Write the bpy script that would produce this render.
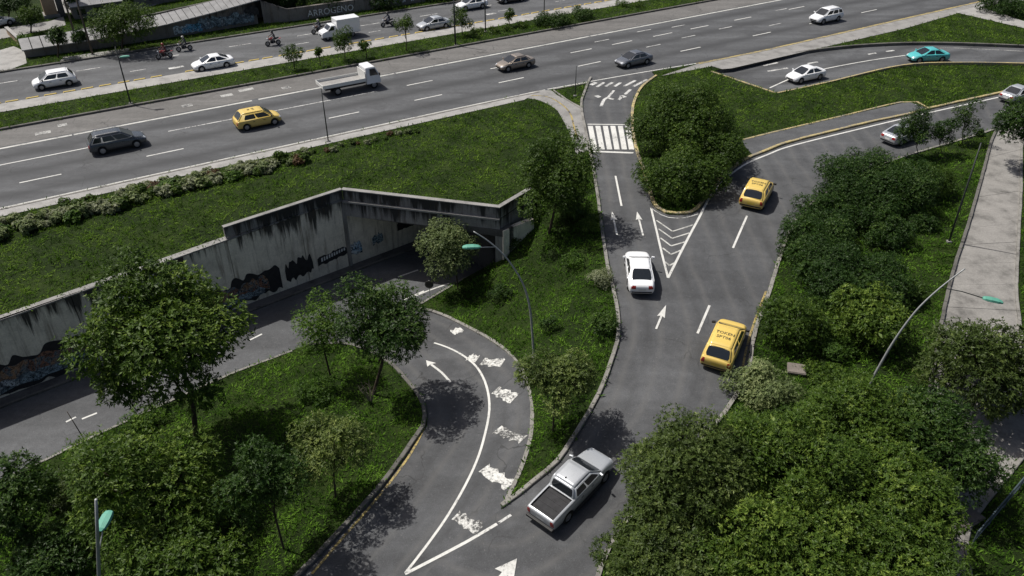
import bpy, bmesh, math, random
import numpy as np
from mathutils import Vector, Matrix
from mathutils.geometry import delaunay_2d_cdt
random.seed(7); RNG = np.random.default_rng(7)
scn = bpy.context.scene
for o in list(bpy.data.objects): bpy.data.objects.remove(o, do_unlink=True)
C = scn.collection

# ------------------------------------------------------------------ camera
FPX, YH, CAMH = 808.0, -251.0, 29.2
TH = math.atan((288 - YH) / FPX)
cam_d = bpy.data.cameras.new('camera'); cam = bpy.data.objects.new('camera', cam_d); C.objects.link(cam)
cam.location = (0, 0, CAMH); cam.rotation_euler = (math.pi/2 - TH, 0, 0)
cam_d.sensor_width = 36; cam_d.lens = 36 * FPX / 1024; cam_d.clip_end = 2000; cam_d.clip_start = 0.5
scn.camera = cam
scn.render.resolution_x = 1024; scn.render.resolution_y = 576
# ------------------------------------------------------------------ world, sun, exposure
SUN_EL, SUN_AZ = math.radians(59), math.radians(-25)      # azimuth of the shadow direction in the xy plane
w = bpy.data.worlds.new('World'); scn.world = w; w.use_nodes = True
nt = w.node_tree; bg = nt.nodes['Background']
sky = nt.nodes.new('ShaderNodeTexSky'); sky.sky_type = 'NISHITA'; sky.sun_disc = False
sun_dir = Vector((-math.cos(SUN_AZ)*math.cos(SUN_EL), -math.sin(SUN_AZ)*math.cos(SUN_EL), math.sin(SUN_EL)))  # towards the sun
sky.dust_density = 4.0; sky.air_density = .8; sky.ozone_density = .6
sky.sun_elevation = SUN_EL
sky.sun_rotation = math.atan2(sun_dir.x, sun_dir.y)
nt.links.new(sky.outputs[0], bg.inputs[0]); bg.inputs[1].default_value = 0.078
sl = bpy.data.lights.new('sun', 'SUN'); sl.energy = 4.6; sl.angle = math.radians(0.55); sl.color = (1, 0.96, 0.90)
so = bpy.data.objects.new('sun', sl); C.objects.link(so); so.location = (-30, 60, 60)
so.rotation_euler = sun_dir.to_track_quat('Z', 'Y').to_euler()
scn.view_settings.view_transform = 'Standard'; scn.view_settings.look = 'None'
scn.view_settings.exposure = 0.18; scn.view_settings.gamma = 1
scn.view_settings.use_curve_mapping = False

# ------------------------------------------------------------------ helpers: pixels to points on the ground
def G(px, py, z=0.0):
    v = (py - 288) / FPX; u = (px - 512) / FPX
    d = (CAMH - z) / (math.sin(TH) + v * math.cos(TH))
    return np.array([u * d, d * (math.cos(TH) - v * math.sin(TH)), z])
HA = math.radians(31.5)
E_ = np.array([math.cos(HA), math.sin(HA)]); N_ = np.array([-E_[1], E_[0]])
def ST(s, t): p = s * E_ + t * N_; return np.array([p[0], p[1]])
ZU = -5.4
CTRL = [(612,150,0),(615,195,-.02),(635,250,-.15),(680,250,-.1),(740,200,0),(660,300,-.5),(740,260,-.25),(700,340,-.9),(640,380,-1.5),
 (680,400,-1.5),(600,440,-2.3),(640,440,-2.1),(570,480,-2.8),(600,500,-2.8),(550,530,-3.1),(520,570,-3.3),(580,576,-3.3),
 (490,520,-3.2),(450,560,-3.4),(400,570,-3.6),(480,460,-3.4),(430,480,-3.6),(510,420,-3.6),(460,420,-3.9),(490,370,-4.2),(440,380,-4.5),
 (440,345,-4.9),(400,345,-5.2),(360,520,-3.7),(310,576,-3.8),(300,420,-4.3),(200,450,-4.7),(200,560,-4.1),(60,530,-4.7),(250,385,-5.2),
 (550,300,-2.3),(585,250,-.5),(520,300,-3.7),(540,400,-2.8),(590,350,-1.2),(560,440,-2.7),(545,235,-1.3),(590,300,-.8),
 (511,246,-2.3),(501,256,-2.9),(494,261,-3.3),(525,224,-1.2),(480,276,-4.4),(505,270,-3.1),(800,300,-.7),(850,250,-.4),(900,200,-.1),(950,160,0),(870,350,-1.2),(800,400,-1.7),(950,300,-.8),(1000,250,-.4),
 (900,430,-2),(1000,450,-2.1),(700,500,-3),(800,520,-3),(900,540,-2.9),(1000,550,-2.8),(650,570,-3.3),(565,190,-.2),(545,195,-.3),
 (100,432,-5.4),(0,480,-5.4),(300,348,-5.4),(450,285,-5.4),(200,388,-5.4),(400,312,-5.4)]
_cp = np.array([G(*c) for c in CTRL])
def _tps_fit(P, z):
    n = len(P); d = np.hypot(P[:,None,0]-P[None,:,0], P[:,None,1]-P[None,:,1])
    K = np.where(d > 0, d*d*np.log(d + 1e-9), 0) + np.eye(n) * 1.0
    A = np.zeros((n+3, n+3)); A[:n,:n] = K; A[:n,n] = 1; A[:n,n+1:] = P; A[n,:n] = 1; A[n+1:,:n] = P.T
    b = np.zeros(n+3); b[:n] = z
    return np.linalg.solve(A, b)
_tw = _tps_fit(_cp[:,:2], _cp[:,2])
def smooth(a, b, x): t = np.clip((x - a) / (b - a), 0, 1); return t*t*(3-2*t)
WB0, WB1 = G(0,400,ZU)[:2], G(352,266,ZU)[:2]            # foot of the retaining wall
UD = (WB1 - WB0) / np.linalg.norm(WB1 - WB0); UN = np.array([UD[1], -UD[0]])   # along the wall, away from it
_nb = np.array([np.dot(G(*p, ZU)[:2] - WB0, UN) for p in [(105,431),(237,371),(306,346),(415,307),(494,260)]])
def zf(x, y):
    x = np.atleast_1d(np.asarray(x, float)); y = np.atleast_1d(np.asarray(y, float))
    d = np.hypot(x[:,None]-_cp[None,:,0], y[:,None]-_cp[None,:,1])
    z = (np.where(d > 0, d*d*np.log(d + 1e-9), 0) @ _tw[:len(_cp)]) + _tw[-3] + _tw[-2]*x + _tw[-1]*y
    z = np.clip(z, ZU, 0)
    un = (x - WB0[0])*UN[0] + (y - WB0[1])*UN[1]; ud = (x - WB0[0])*UD[0] + (y - WB0[1])*UD[1]
    nl = np.interp(ud, NEAR_UD, NEAR_UN)
    z = np.where(ud < 36, ZU + (z - ZU) * smooth(0.1, 2.0, un - nl), z)
    return z * (1 - smooth(60, 64, y))
# near kerb of the underpass road, in wall coordinates
_np_ = np.array([[np.dot(G(*p, ZU)[:2]-WB0, UD), np.dot(G(*p, ZU)[:2]-WB0, UN)] for p in [(12,476),(105,431),(237,371),(306,346),(415,307),(459,281)]])
NEAR_UD = np.concatenate([[-60], _np_[:,0], [90]]); NEAR_UN = np.concatenate([[_np_[0,1]], _np_[:,1], [_np_[-1,1]]])
def zf1(x, y): return float(zf(x, y)[0])
def P(px, py, h=0.0):
    """point on the sloping lower ground seen at this pixel, or h above it"""
    z = 0.0
    for _ in range(40):
        p = G(px, py, z); z = 0.5*z + 0.5*(zf1(p[0], p[1]) + h)
    return G(px, py, z)
def PL(pts): return np.array([P(*p)[:2] for p in pts])
def P0(pts, z=0): return np.array([G(*p, z)[:2] for p in pts])
def spline(pts, step=0.6, closed=False):
    pts = np.asarray(pts, float); n = len(pts); out = []
    for i in range(n if closed else n-1):
        if closed: p0,p1,p2,p3 = pts[(i-1)%n],pts[i],pts[(i+1)%n],pts[(i+2)%n]
        else: p0,p1,p2,p3 = pts[max(i-1,0)],pts[i],pts[i+1],pts[min(i+2,n-1)]
        k = max(1, int(np.linalg.norm(p2-p1)/step))
        for j in range(k):
            t = j/k; out.append(0.5*((2*p1)+(-p0+p2)*t+(2*p0-5*p1+4*p2-p3)*t*t+(-p0+3*p1-3*p2+p3)*t**3))
    if not closed: out.append(pts[-1])
    return np.array(out)
def resample(pl, step):
    d = np.r_[0, np.cumsum(np.linalg.norm(np.diff(pl, axis=0), axis=1))]
    n = max(2, int(round(d[-1]/step))+1); s = np.linspace(0, d[-1], n)
    return np.stack([np.interp(s, d, pl[:,k]) for k in range(pl.shape[1])], 1)
def inpoly(pts, poly):
    x, y = pts[:,0], pts[:,1]; r = np.zeros(len(pts), bool); n = len(poly); j = n-1
    for i in range(n):
        xi, yi = poly[i]; xj, yj = poly[j]
        if yi != yj: r ^= ((yi > y) != (yj > y)) & (x < (xj-xi)*(y-yi)/(yj-yi)+xi)
        j = i
    return r

# ------------------------------------------------------------------ materials
MATS = {}
class NB:
    def __init__(s, name):
        s.m = bpy.data.materials.new(name); s.m.use_nodes = True; s.t = s.m.node_tree; s.n = s.t.nodes; s.b = s.n['Principled BSDF']
        s.tc = s.n.new('ShaderNodeTexCoord')
    def link(s, a, b): s.t.links.new(a, b)
    def mapping(s, scale=(1,1,1), rot=(0,0,0), coord='Object'):
        m = s.n.new('ShaderNodeMapping'); m.inputs['Scale'].default_value = scale; m.inputs['Rotation'].default_value = rot
        s.link(s.tc.outputs[coord], m.inputs[0]); return m.outputs[0]
    def noise(s, vec, scale, detail=4, rough=.6, dist=0.0):
        n = s.n.new('ShaderNodeTexNoise'); n.inputs['Scale'].default_value = scale; n.inputs['Detail'].default_value = detail
        n.inputs['Roughness'].default_value = rough; n.inputs['Distortion'].default_value = dist
        s.link(vec, n.inputs['Vector']); return n.outputs['Fac']
    def ramp(s, fac, stops):
        r = s.n.new('ShaderNodeValToRGB'); e = r.color_ramp.elements
        while len(e) < len(stops): e.new(0.5)
        for k, (p, c) in enumerate(stops):
            e[k].position = p; e[k].color = (*c, 1) if len(c) == 3 else c
        s.link(fac, r.inputs[0]); return r.outputs[0]
    def mix(s, fac, a, b, mode='MIX'):
        m = s.n.new('ShaderNodeMix'); m.data_type = 'RGBA'; m.blend_type = mode
        for sock, v in ((m.inputs[0], fac), (m.inputs[6], a), (m.inputs[7], b)):
            if isinstance(v, (int, float)): sock.default_value = v
            elif isinstance(v, tuple): sock.default_value = (*v, 1) if len(v) == 3 else v
            else: s.link(v, sock)
        return m.outputs[2]
    def math(s, op, a, b=0.0, c=None):
        m = s.n.new('ShaderNodeMath'); m.operation = op
        for k, v in enumerate((a, b, c)):
            if v is None: continue
            if isinstance(v, (int, float)): m.inputs[k].default_value = v
            else: s.link(v, m.inputs[k])
        return m.outputs[0]
    def bump(s, h, strength=.3, dist=.02):
        b = s.n.new('ShaderNodeBump'); b.inputs['Strength'].default_value = strength; b.inputs['Distance'].default_value = dist
        s.link(h, b.inputs['Height']); s.link(b.outputs[0], s.b.inputs['Normal'])
    def out(s, col, rough=.8, metal=0, spec=.5):
        if isinstance(col, tuple): s.b.inputs['Base Color'].default_value = (*col, 1)
        else: s.link(col, s.b.inputs['Base Color'])
        if isinstance(rough, (int, float)): s.b.inputs['Roughness'].default_value = rough
        else: s.link(rough, s.b.inputs['Roughness'])
        s.b.inputs['Metallic'].default_value = metal; s.b.inputs['Specular IOR Level'].default_value = spec
        return s.m
def gray(v, t=(1,1,1)): return (v*t[0], v*t[1], v*t[2])
def mat_asphalt(name, base, rot, lanes=None, warm=(.965,1,1.05), crack=.5, lat=None):
    b = NB(name); v = b.mapping(rot=(0,0,-rot))
    big = b.noise(b.mapping(scale=(.05,.5,1), rot=(0,0,-rot)), 1.0, 5, .6)
    c = b.ramp(big, [(.3, gray(base*.78, warm)), (.5, gray(base, warm)), (.72, gray(base*1.3, warm))])
    patch = b.noise(v, .22, 3, .5); c = b.mix(b.ramp(patch, [(.56,(0,0,0)),(.60,(.5,.5,.5))]), c, gray(base*.72, warm))
    speck = b.noise(v, 26, 2, .7); c = b.mix(1.0, c, b.ramp(speck, [(.3,(.72,.72,.72)),(.7,(1.28,1.28,1.28))]), 'MULTIPLY')
    mid = b.noise(v, 2.2, 6, .7); c = b.mix(1.0, c, b.ramp(mid, [(.3,(.85,.85,.85)),(.7,(1.15,1.15,1.15))]), 'MULTIPLY')
    fleck = b.noise(v, 7.5, 3, .8); c = b.mix(b.ramp(fleck, [(.62,(0,0,0)),(.72,(.55,.55,.55))]), c, gray(base*2.6, (1,1,.97)))
    if lanes:
        sp = b.n.new('ShaderNodeSeparateXYZ'); b.link(v, sp.inputs[0])
        t0, width, amt = lanes
        ph = b.math('DIVIDE', b.math('SUBTRACT', sp.outputs[1], t0), width)
        fr = b.math('FRACT', ph); dd = b.math('ABSOLUTE', b.math('SUBTRACT', fr, .5))
        wob = b.math('ADD', dd, b.math('MULTIPLY', b.math('SUBTRACT', big, .5), .35))
        c = b.mix(b.ramp(wob, [(.02,(amt,)*3),(.3,(0,0,0))]), c, gray(base*.55, warm))
    if lat:                                              # tyre-polished tracks and oil drips that follow the lanes
        at = b.n.new('ShaderNodeAttribute'); at.attribute_name = 'lat'
        wv_ = b.math('ADD', at.outputs['Fac'], b.math('MULTIPLY', b.math('SUBTRACT', patch, .5), .8))
        fr = b.math('FRACT', b.math('DIVIDE', wv_, lat)); dd = b.math('ABSOLUTE', b.math('SUBTRACT', fr, .5))
        brk = b.ramp(b.noise(v, .5, 4, .6), [(.3,(.25,)*3),(.7,(1,1,1))])
        c = b.mix(b.math('MULTIPLY', b.ramp(dd, [(.0,(.55,)*3),(.12,(0,0,0))]), brk), c, gray(base*.5, warm))
        c = b.mix(b.math('MULTIPLY', b.ramp(dd, [(.14,(0,0,0)),(.24,(.55,)*3),(.34,(0,0,0))]), brk), c, gray(base*1.55, (1,.99,.96)))
        c = b.mix(b.math('MULTIPLY', b.ramp(dd, [(.40,(0,0,0)),(.5,(.30,)*3)]), brk), c, gray(base*.7, warm))
    if crack:
        vo = b.n.new('ShaderNodeTexVoronoi'); vo.feature = 'DISTANCE_TO_EDGE'; vo.inputs['Scale'].default_value = .28
        wv = b.n.new('ShaderNodeVectorMath'); wv.operation = 'ADD'
        nz = b.n.new('ShaderNodeTexNoise'); nz.inputs['Scale'].default_value = .9; nz.inputs['Detail'].default_value = 4
        b.link(v, nz.inputs['Vector']); b.link(v, wv.inputs[0]); b.link(nz.outputs['Color'], wv.inputs[1]); b.link(wv.outputs[0], vo.inputs['Vector'])
        m = b.math('MULTIPLY', b.ramp(vo.outputs['Distance'], [(.002,(1,1,1)),(.012,(0,0,0))]), b.ramp(b.noise(v,.35,2), [(.5,(0,0,0)),(.6,(crack,)*3)]))
        c = b.mix(m, c, gray(base*.35))
    b.bump(speck, .35, .01)
    return b.out(c, .85, 0, .35)
def mat_concrete(name, base, tint=(1,.98,.94), scale=1.0, dark=.55, coord='Object'):
    b = NB(name); v = b.mapping(scale=(scale,)*3, coord=coord)
    n1 = b.noise(v, .7, 6, .65); n2 = b.noise(v, 9, 4, .7)
    c = b.ramp(n1, [(.28, gray(base*dark, tint)), (.5, gray(base*.92, tint)), (.75, gray(base*1.12, tint))])
    c = b.mix(1.0, c, b.ramp(n2, [(.3,(.82,.82,.82)),(.7,(1.12,1.12,1.12))]), 'MULTIPLY')
    b.bump(n2, .3, .02); return b.out(c, .9, 0, .3)
def mat_wall(name, base, top, tint=(1,.98,.93), stain=.30):
    """board-marked concrete stained by water running down from its top edge (world z = top)"""
    b = NB(name); v = b.mapping()
    st = b.noise(b.mapping(scale=(1.6,1.6,.10)), 1.0, 6, .7)
    st2 = b.noise(b.mapping(scale=(5,5,.25)), 1.0, 4, .6)
    n1 = b.noise(v, .8, 6, .7); n2 = b.noise(v, 11, 3, .7)
    c = b.ramp(n1, [(.25, gray(base*.62, tint)), (.5, gray(base*.95, tint)), (.75, gray(base*1.15, tint))])
    sp = b.n.new('ShaderNodeSeparateXYZ'); b.link(b.mapping(), sp.inputs[0])
    drop = b.math('SUBTRACT', top, sp.outputs[2])                      # metres below the coping
    reach = b.math('MULTIPLY', b.math('SUBTRACT', st, stain), 7.5)
    reach = b.math('ADD', reach, b.math('MULTIPLY', b.math('SUBTRACT', b.noise(b.mapping(scale=(.22,.22,.02)), 1.0, 3, .6), .5), 5.0))
    run = b.math('SUBTRACT', reach, drop)
    run = b.math('ADD', run, b.math('MULTIPLY', b.math('SUBTRACT', st2, .5), 1.6))
    c = b.mix(b.ramp(b.math('MULTIPLY_ADD', run, .35, .35), [(.3,(0,0,0)),(.62,(.95,.95,.95))]), c, gray(.022, (1,1,.95)))
    c = b.mix(b.ramp(b.noise(b.mapping(scale=(2.2,2.2,.16)), 1.3, 5, .7), [(.52,(0,0,0)),(.68,(.55,.55,.55))]), c, (.075,.05,.03))
    c = b.mix(1.0, c, b.ramp(n2, [(.3,(.85,.85,.85)),(.7,(1.1,1.1,1.1))]), 'MULTIPLY')
    b.bump(n2, .3, .02); return b.out(c, .92, 0, .25)
def mat_paint(name, col, wear=.42, rough=.7, under=(.06,.06,.06)):
    """road paint, worn through to the asphalt in places"""
    b = NB(name); v = b.mapping()
    n = b.noise(v, 7, 6, .75); n2 = b.noise(v, .8, 3, .6)
    f = b.math('ADD', n, b.math('MULTIPLY', b.math('SUBTRACT', n2, .5), .6))
    c = b.ramp(f, [(wear-.1, under), (wear+.03, gray(.75, col)), (.7, col)])
    return b.out(c, rough, 0, .3)
def mat_grassground(name, a, bb, cc):
    b = NB(name); v = b.mapping()
    n1 = b.noise(v, .35, 5, .65); n2 = b.noise(v, 5, 5, .75); n3 = b.noise(v, 22, 3, .7)
    c = b.ramp(n1, [(.28, a), (.5, bb), (.72, cc)])
    c = b.mix(1.0, c, b.ramp(n2, [(.3,(.55,.55,.55)),(.7,(1.35,1.35,1.3))]), 'MULTIPLY')
    c = b.mix(1.0, c, b.ramp(n3, [(.3,(.6,.6,.6)),(.7,(1.3,1.3,1.3))]), 'MULTIPLY')
    b.bump(n2, .9, .15); return b.out(c, .95, 0, .15)
def mat_leaf(name, dark, mid, light, trans=.25, rough=.55, spec=.18):
    b = NB(name); at = b.n.new('ShaderNodeAttribute'); at.attribute_name = 'tint'
    c = b.ramp(at.outputs['Fac'], [(0.0, dark), (.55, mid), (1.0, light)])
    b.out(c, rough, 0, spec)
    tr = b.n.new('ShaderNodeBsdfTranslucent'); mx = b.n.new('ShaderNodeMixShader'); mx.inputs[0].default_value = trans
    b.link(b.mix(1.0, c, (1.5,1.7,.6), 'MULTIPLY'), tr.inputs[0])
    o = b.n['Material Output']; b.link(b.b.outputs[0], mx.inputs[1]); b.link(tr.outputs[0], mx.inputs[2]); b.link(mx.outputs[0], o.inputs[0])
    return b.m
def mat_plain(name, col, rough=.6, metal=0, spec=.5, var=.12, scale=6):
    b = NB(name); n = b.noise(b.mapping(), scale, 4, .65)
    c = b.mix(1.0, col, b.ramp(n, [(.3,gray(1-var)),(.7,gray(1+var))]), 'MULTIPLY')
    return b.out(c, rough, metal, spec)
def mat_carpaint(name, col, rough=.28, metal=.0):
    b = NB(name); n = b.noise(b.mapping(), 1.6, 5, .7); n2 = b.noise(b.mapping(), 30, 2, .5)
    sp = b.n.new('ShaderNodeSeparateXYZ'); b.link(b.tc.outputs['Object'], sp.inputs[0])
    dust = b.math('MULTIPLY', b.ramp(sp.outputs[2], [(.25,(.5,.5,.5)),(.7,(.06,.06,.06))]), b.ramp(n, [(.3,(.3,.3,.3)),(.7,(1,1,1))]))
    c = b.mix(dust, col, (.16,.13,.10))
    b.out(c, b.ramp(n2, [(.3,gray(rough*.8)),(.7,gray(rough*1.5))]), metal, .5)
    b.b.inputs['Coat Weight'].default_value = .5; b.b.inputs['Coat Roughness'].default_value = .08
    return b.m
M = MATS
M['asphalt_hwy'] = mat_asphalt('asphalt_highway', .076, HA, (67.0, 4.2, .85))
M['asphalt_far'] = mat_asphalt('asphalt_far', .085, HA, (91.8, 3.4, .4))
M['asphalt_slip'] = mat_asphalt('asphalt_slip', .066, math.radians(80), None, crack=.45, lat=3.3)
M['asphalt_loop'] = mat_asphalt('asphalt_loop', .062, math.radians(60), None, crack=.7, lat=3.1)
M['asphalt_under'] = mat_asphalt('asphalt_underpass', .078, math.radians(39.5), (0, 4.1, .2), crack=.5)
M['asphalt_path'] = mat_asphalt('asphalt_path', .075, HA, None, crack=.2)
M['asphalt_patch'] = mat_asphalt('asphalt_patch', .05, HA, None, crack=.1)
M['asphalt_pale'] = mat_asphalt('asphalt_pale', .115, HA, None, (1,.97,.93), .8)
M['concrete'] = mat_concrete('concrete', .24)
M['concrete_pale'] = mat_concrete('concrete_pale', .30, dark=.6)
M['concrete_walk'] = mat_concrete('concrete_walkway', .225, (1,.965,.90), dark=.42)
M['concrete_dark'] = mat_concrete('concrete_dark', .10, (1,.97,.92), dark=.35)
M['kerb'] = mat_concrete('kerb_concrete', .22, (1,.96,.88), dark=.4, scale=1.2)
M['kerb_dark'] = mat_concrete('kerb_dirty', .12, (1,.96,.88), dark=.35, scale=1.2)
M['kerb_yellow'] = mat_paint('kerb_yellow_paint', (.44,.36,.17), .50, .8, (.19,.175,.15))
M['sep_yellow'] = mat_paint('separator_yellow_paint', (.48,.36,.10), .42, .8, (.2,.18,.14))
M['wall'] = mat_wall('retaining_wall_concrete', .68, .55, (1,.92,.77), .38)
M['parapet'] = mat_wall('parapet_concrete', .22, 1.6, (1,.97,.92), .33)
M['girder'] = mat_wall('girder_concrete', .24, 1.0, (1,.97,.92), .34)
M['wall_far'] = mat_wall('old_wall_concrete', .17, 3.6, (1,.93,.85))
M['paint_white'] = mat_paint('road_paint_white', (.60,.60,.57), .36)
M['paint_worn'] = mat_paint('road_paint_worn', (.58,.58,.56), .47)
M['paint_mid'] = mat_paint('road_paint_mid', (.50,.50,.47), .41)
M['paint_broken'] = mat_paint('road_paint_broken', (.62,.62,.59), .50, .7, (.055,.055,.055))
M['paint_pale'] = mat_paint('road_paint_faded', (.42,.42,.40), .48)
M['paint_yellow'] = mat_paint('road_paint_yellow', (.40,.31,.11), .50)
M['lawn'] = mat_grassground('lawn_turf', (.009,.018,.003), (.017,.031,.005), (.028,.046,.007))  # base colour darkened to paint in the shadow between grass clumps
M['verge'] = mat_grassground('verge_turf', (.030,.050,.012), (.050,.085,.018), (.075,.11,.026))
M['soil'] = mat_grassground('soil_and_weeds', (.020,.022,.012), (.025,.036,.012), (.036,.052,.015))
M['grass'] = mat_leaf('grass_blades', (.018,.044,.005), (.060,.130,.013), (.110,.205,.026), .22, .8, .05)
M['grass_dry'] = mat_leaf('grass_blades_lawn', (.018,.040,.005), (.060,.116,.013), (.112,.178,.026), .2, .8, .05)
M['leaf_dark'] = mat_leaf('leaf_dark', (.006,.016,.003), (.022,.050,.008), (.080,.128,.026), .15, .50, .15)
M['leaf_mid'] = mat_leaf('leaf_mid', (.010,.024,.004), (.046,.084,.010), (.160,.218,.036), .15, .50, .15)
M['leaf_olive'] = mat_leaf('leaf_olive', (.014,.026,.006), (.056,.084,.018), (.185,.225,.062), .15, .50, .15)
M['leaf_pale'] = mat_leaf('leaf_pale', (.026,.042,.014), (.105,.140,.050), (.28,.31,.14), .15)
M['leaf_bright'] = mat_leaf('leaf_bright', (.012,.032,.005), (.056,.110,.013), (.155,.235,.032), .2)
M['leaf_flower'] = mat_leaf('leaf_whitish', (.06,.075,.035), (.21,.23,.14), (.48,.48,.36))
M['leaf_rust'] = mat_leaf('leaf_rust', (.030,.018,.010), (.085,.050,.025), (.15,.095,.045))
M['bark'] = mat_plain('bark', (.055,.042,.030), .95, 0, .2, .4, 8)
M['bark_pale'] = mat_plain('bark_pale', (.16,.14,.11), .95, 0, .2, .4, 8)
M['glass'] = mat_plain('car_glass', (.012,.015,.018), .08, 0, .8, .05)
M['rubber'] = mat_plain('tyre_rubber', (.018,.018,.018), .85, 0, .3)
M['alloy'] = mat_plain('wheel_alloy', (.38,.38,.39), .38, .7)
M['black'] = mat_plain('black_plastic', (.016,.016,.017), .6, 0, .4)
M['liner'] = mat_plain('bed_liner', (.022,.022,.024), .75, 0, .3, .3, 3)
M['headlight'] = mat_plain('headlight_glass', (.55,.57,.60), .12, 0, .8)
M['taillight'] = mat_plain('taillight_red', (.22,.012,.010), .2, 0, .6)
M['plate_w'] = mat_plain('plate_white', (.55,.55,.53), .5)
M['plate_y'] = mat_plain('plate_yellow', (.55,.40,.05), .5)
M['letter'] = mat_plain('lettering_dark', (.03,.028,.02), .6)
M['letter_w'] = mat_plain('lettering_white', (.55,.56,.56), .8, var=.4)
M['metal_pole'] = mat_plain('galvanised_pole', (.30,.31,.31), .5, .3)
M['metal_dark'] = mat_plain('dark_pole', (.035,.04,.038), .6, .3)
M['lamp_green'] = mat_plain('lamp_housing_green', (.08,.27,.20), .65)
M['lamp_lens'] = mat_plain('lamp_lens', (.5,.52,.5), .2)
M['sign_back'] = mat_plain('sign_back', (.05,.045,.04), .6, .3)
M['sign_red'] = mat_plain('sign_red', (.35,.03,.03), .5)
M['skin'] = mat_plain('skin', (.30,.17,.11), .6)
M['roof_sheet'] = mat_concrete('roof_sheet', .24, (1,1,1), dark=.7)
M['plaster'] = mat_concrete('ochre_plaster', .34, (1,.72,.48), dark=.7)
M['rail_blue'] = mat_plain('railing_blue', (.07,.095,.11), .6, .3)
M['slab_brown'] = mat_concrete('slab_brown', .17, (1,.88,.78), dark=.7)
M['graf_black'] = mat_plain('graffiti_black', (.014,.014,.016), .8, var=.5, scale=3)
M['wood'] = mat_plain('pole_wood', (.09,.075,.06), .9, 0, .2, .3)
def mat_graffiti(name, cols, scale):
    b = NB(name); v = b.mapping()
    n = b.noise(v, scale, 3, .6, 1.5); n2 = b.noise(v, scale*2.7, 3, .6, 2.5)
    k = len(cols); c = b.ramp(n, [(.3 + .4*i/(k-1), q) for i, q in enumerate(cols)])
    c = b.mix(b.ramp(n2, [(.46,(1,1,1)),(.49,(0,0,0)),(.52,(0,0,0)),(.55,(1,1,1))]), (.015,.015,.018), c)
    return b.out(c, .85, 0, .2)
M['graf_mix'] = mat_graffiti('graffiti_mural', [(.04,.07,.08),(.26,.12,.07),(.10,.15,.18),(.32,.19,.11),(.02,.02,.025)], .9)
M['graf_teal'] = mat_graffiti('graffiti_bluegrey', [(.10,.16,.20),(.28,.36,.40),(.05,.07,.09),(.42,.46,.48)], .9)
M['graf_blue'] = mat_graffiti('graffiti_blue', [(.20,.50,.62),(.10,.28,.45),(.55,.60,.62),(.2,.24,.3)], .5)

# ------------------------------------------------------------------ object helpers
def link(o, parent=None):
    C.objects.link(o)
    if parent is not None: o.parent = parent
    return o
def tag(o, label=None, cat=None, group=None, kind=None):
    if label: o['label'] = label
    if cat: o['category'] = cat
    if group: o['group'] = group
    if kind: o['kind'] = kind
    return o
def mesh_obj(name, verts, faces, mat, parent=None, smooth_=False):
    me = bpy.data.meshes.new(name); me.from_pydata([tuple(map(float, v)) for v in verts], [], [tuple(map(int, f)) for f in faces])
    if mat is not None: me.materials.append(mat)
    if smooth_: me.polygons.foreach_set('use_smooth', [True]*len(me.polygons))
    me.update(); return link(bpy.data.objects.new(name, me), parent)
def empty(name, loc=(0,0,0), rz=0.0):
    o = bpy.data.objects.new(name, None); o.empty_display_size = .3; C.objects.link(o)
    o.location = tuple(map(float, loc)); o.rotation_euler = (0, 0, rz); return o
class MB:
    """collects boxes, tubes and lofts into one mesh"""
    def __init__(s): s.v = []; s.f = []
    def add(s, v, f):
        k = len(s.v); s.v += [tuple(map(float, q)) for q in v]; s.f += [tuple(k+int(i) for i in q) for q in f]; return s
    def box(s, c, d, rz=0.0, taper=1.0, R=None):
        v = []
        for z in (-1, 1):
            for x, y in ((-1,-1),(1,-1),(1,1),(-1,1)):
                t = taper if z > 0 else 1
                v.append(Vector((x*d[0]/2*t, y*d[1]/2*t, z*d[2]/2)))
        Rm = R if R is not None else Matrix.Rotation(rz, 3, 'Z')
        v = [Rm @ q + Vector(c) for q in v]
        return s.add(v, [(0,3,2,1),(4,5,6,7),(0,1,5,4),(1,2,6,5),(2,3,7,6),(3,0,4,7)])
    def tube(s, pts, rad, seg=8, cap=True):
        pts = [Vector(p) for p in pts]; n = len(pts); rad = [rad]*n if isinstance(rad, (int, float)) else rad
        v = []; prev = None
        for i, p in enumerate(pts):
            t = (pts[min(i+1,n-1)] - pts[max(i-1,0)]).normalized()
            a = Vector((0,0,1)) if abs(t.z) < .9 else Vector((1,0,0))
            if prev is not None: a = prev
            u = (a - t*a.dot(t)).normalized(); prev = u; w_ = t.cross(u)
            for k in range(seg):
                q = 2*math.pi*k/seg; v.append(p + (u*math.cos(q) + w_*math.sin(q))*rad[i])
        f = [(i*seg+k, i*seg+(k+1)%seg, (i+1)*seg+(k+1)%seg, (i+1)*seg+k) for i in range(n-1) for k in range(seg)]
        if cap: f += [tuple(range(seg-1,-1,-1)), tuple(range((n-1)*seg, n*seg))]
        return s.add(v, f)
    def prism(s, poly, z0, z1):
        n = len(poly); v = [(p[0],p[1],z0) for p in poly] + [(p[0],p[1],z1) for p in poly]
        return s.add(v, [tuple(range(n-1,-1,-1)), tuple(range(n,2*n))] + [(i,(i+1)%n,n+(i+1)%n,n+i) for i in range(n)])
    def build(s, name, mat, parent=None, smooth_=False, bevel=0.0, seg=2):
        o = mesh_obj(name, s.v, s.f, mat, parent, smooth_)
        if bevel:
            bm = bmesh.new(); bm.from_mesh(o.data)
            bmesh.ops.bevel(bm, geom=bm.edges[:], offset=bevel, segments=seg, affect='EDGES', clamp_overlap=True, profile=.6)
            bm.to_mesh(o.data); bm.free()
        return o
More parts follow.
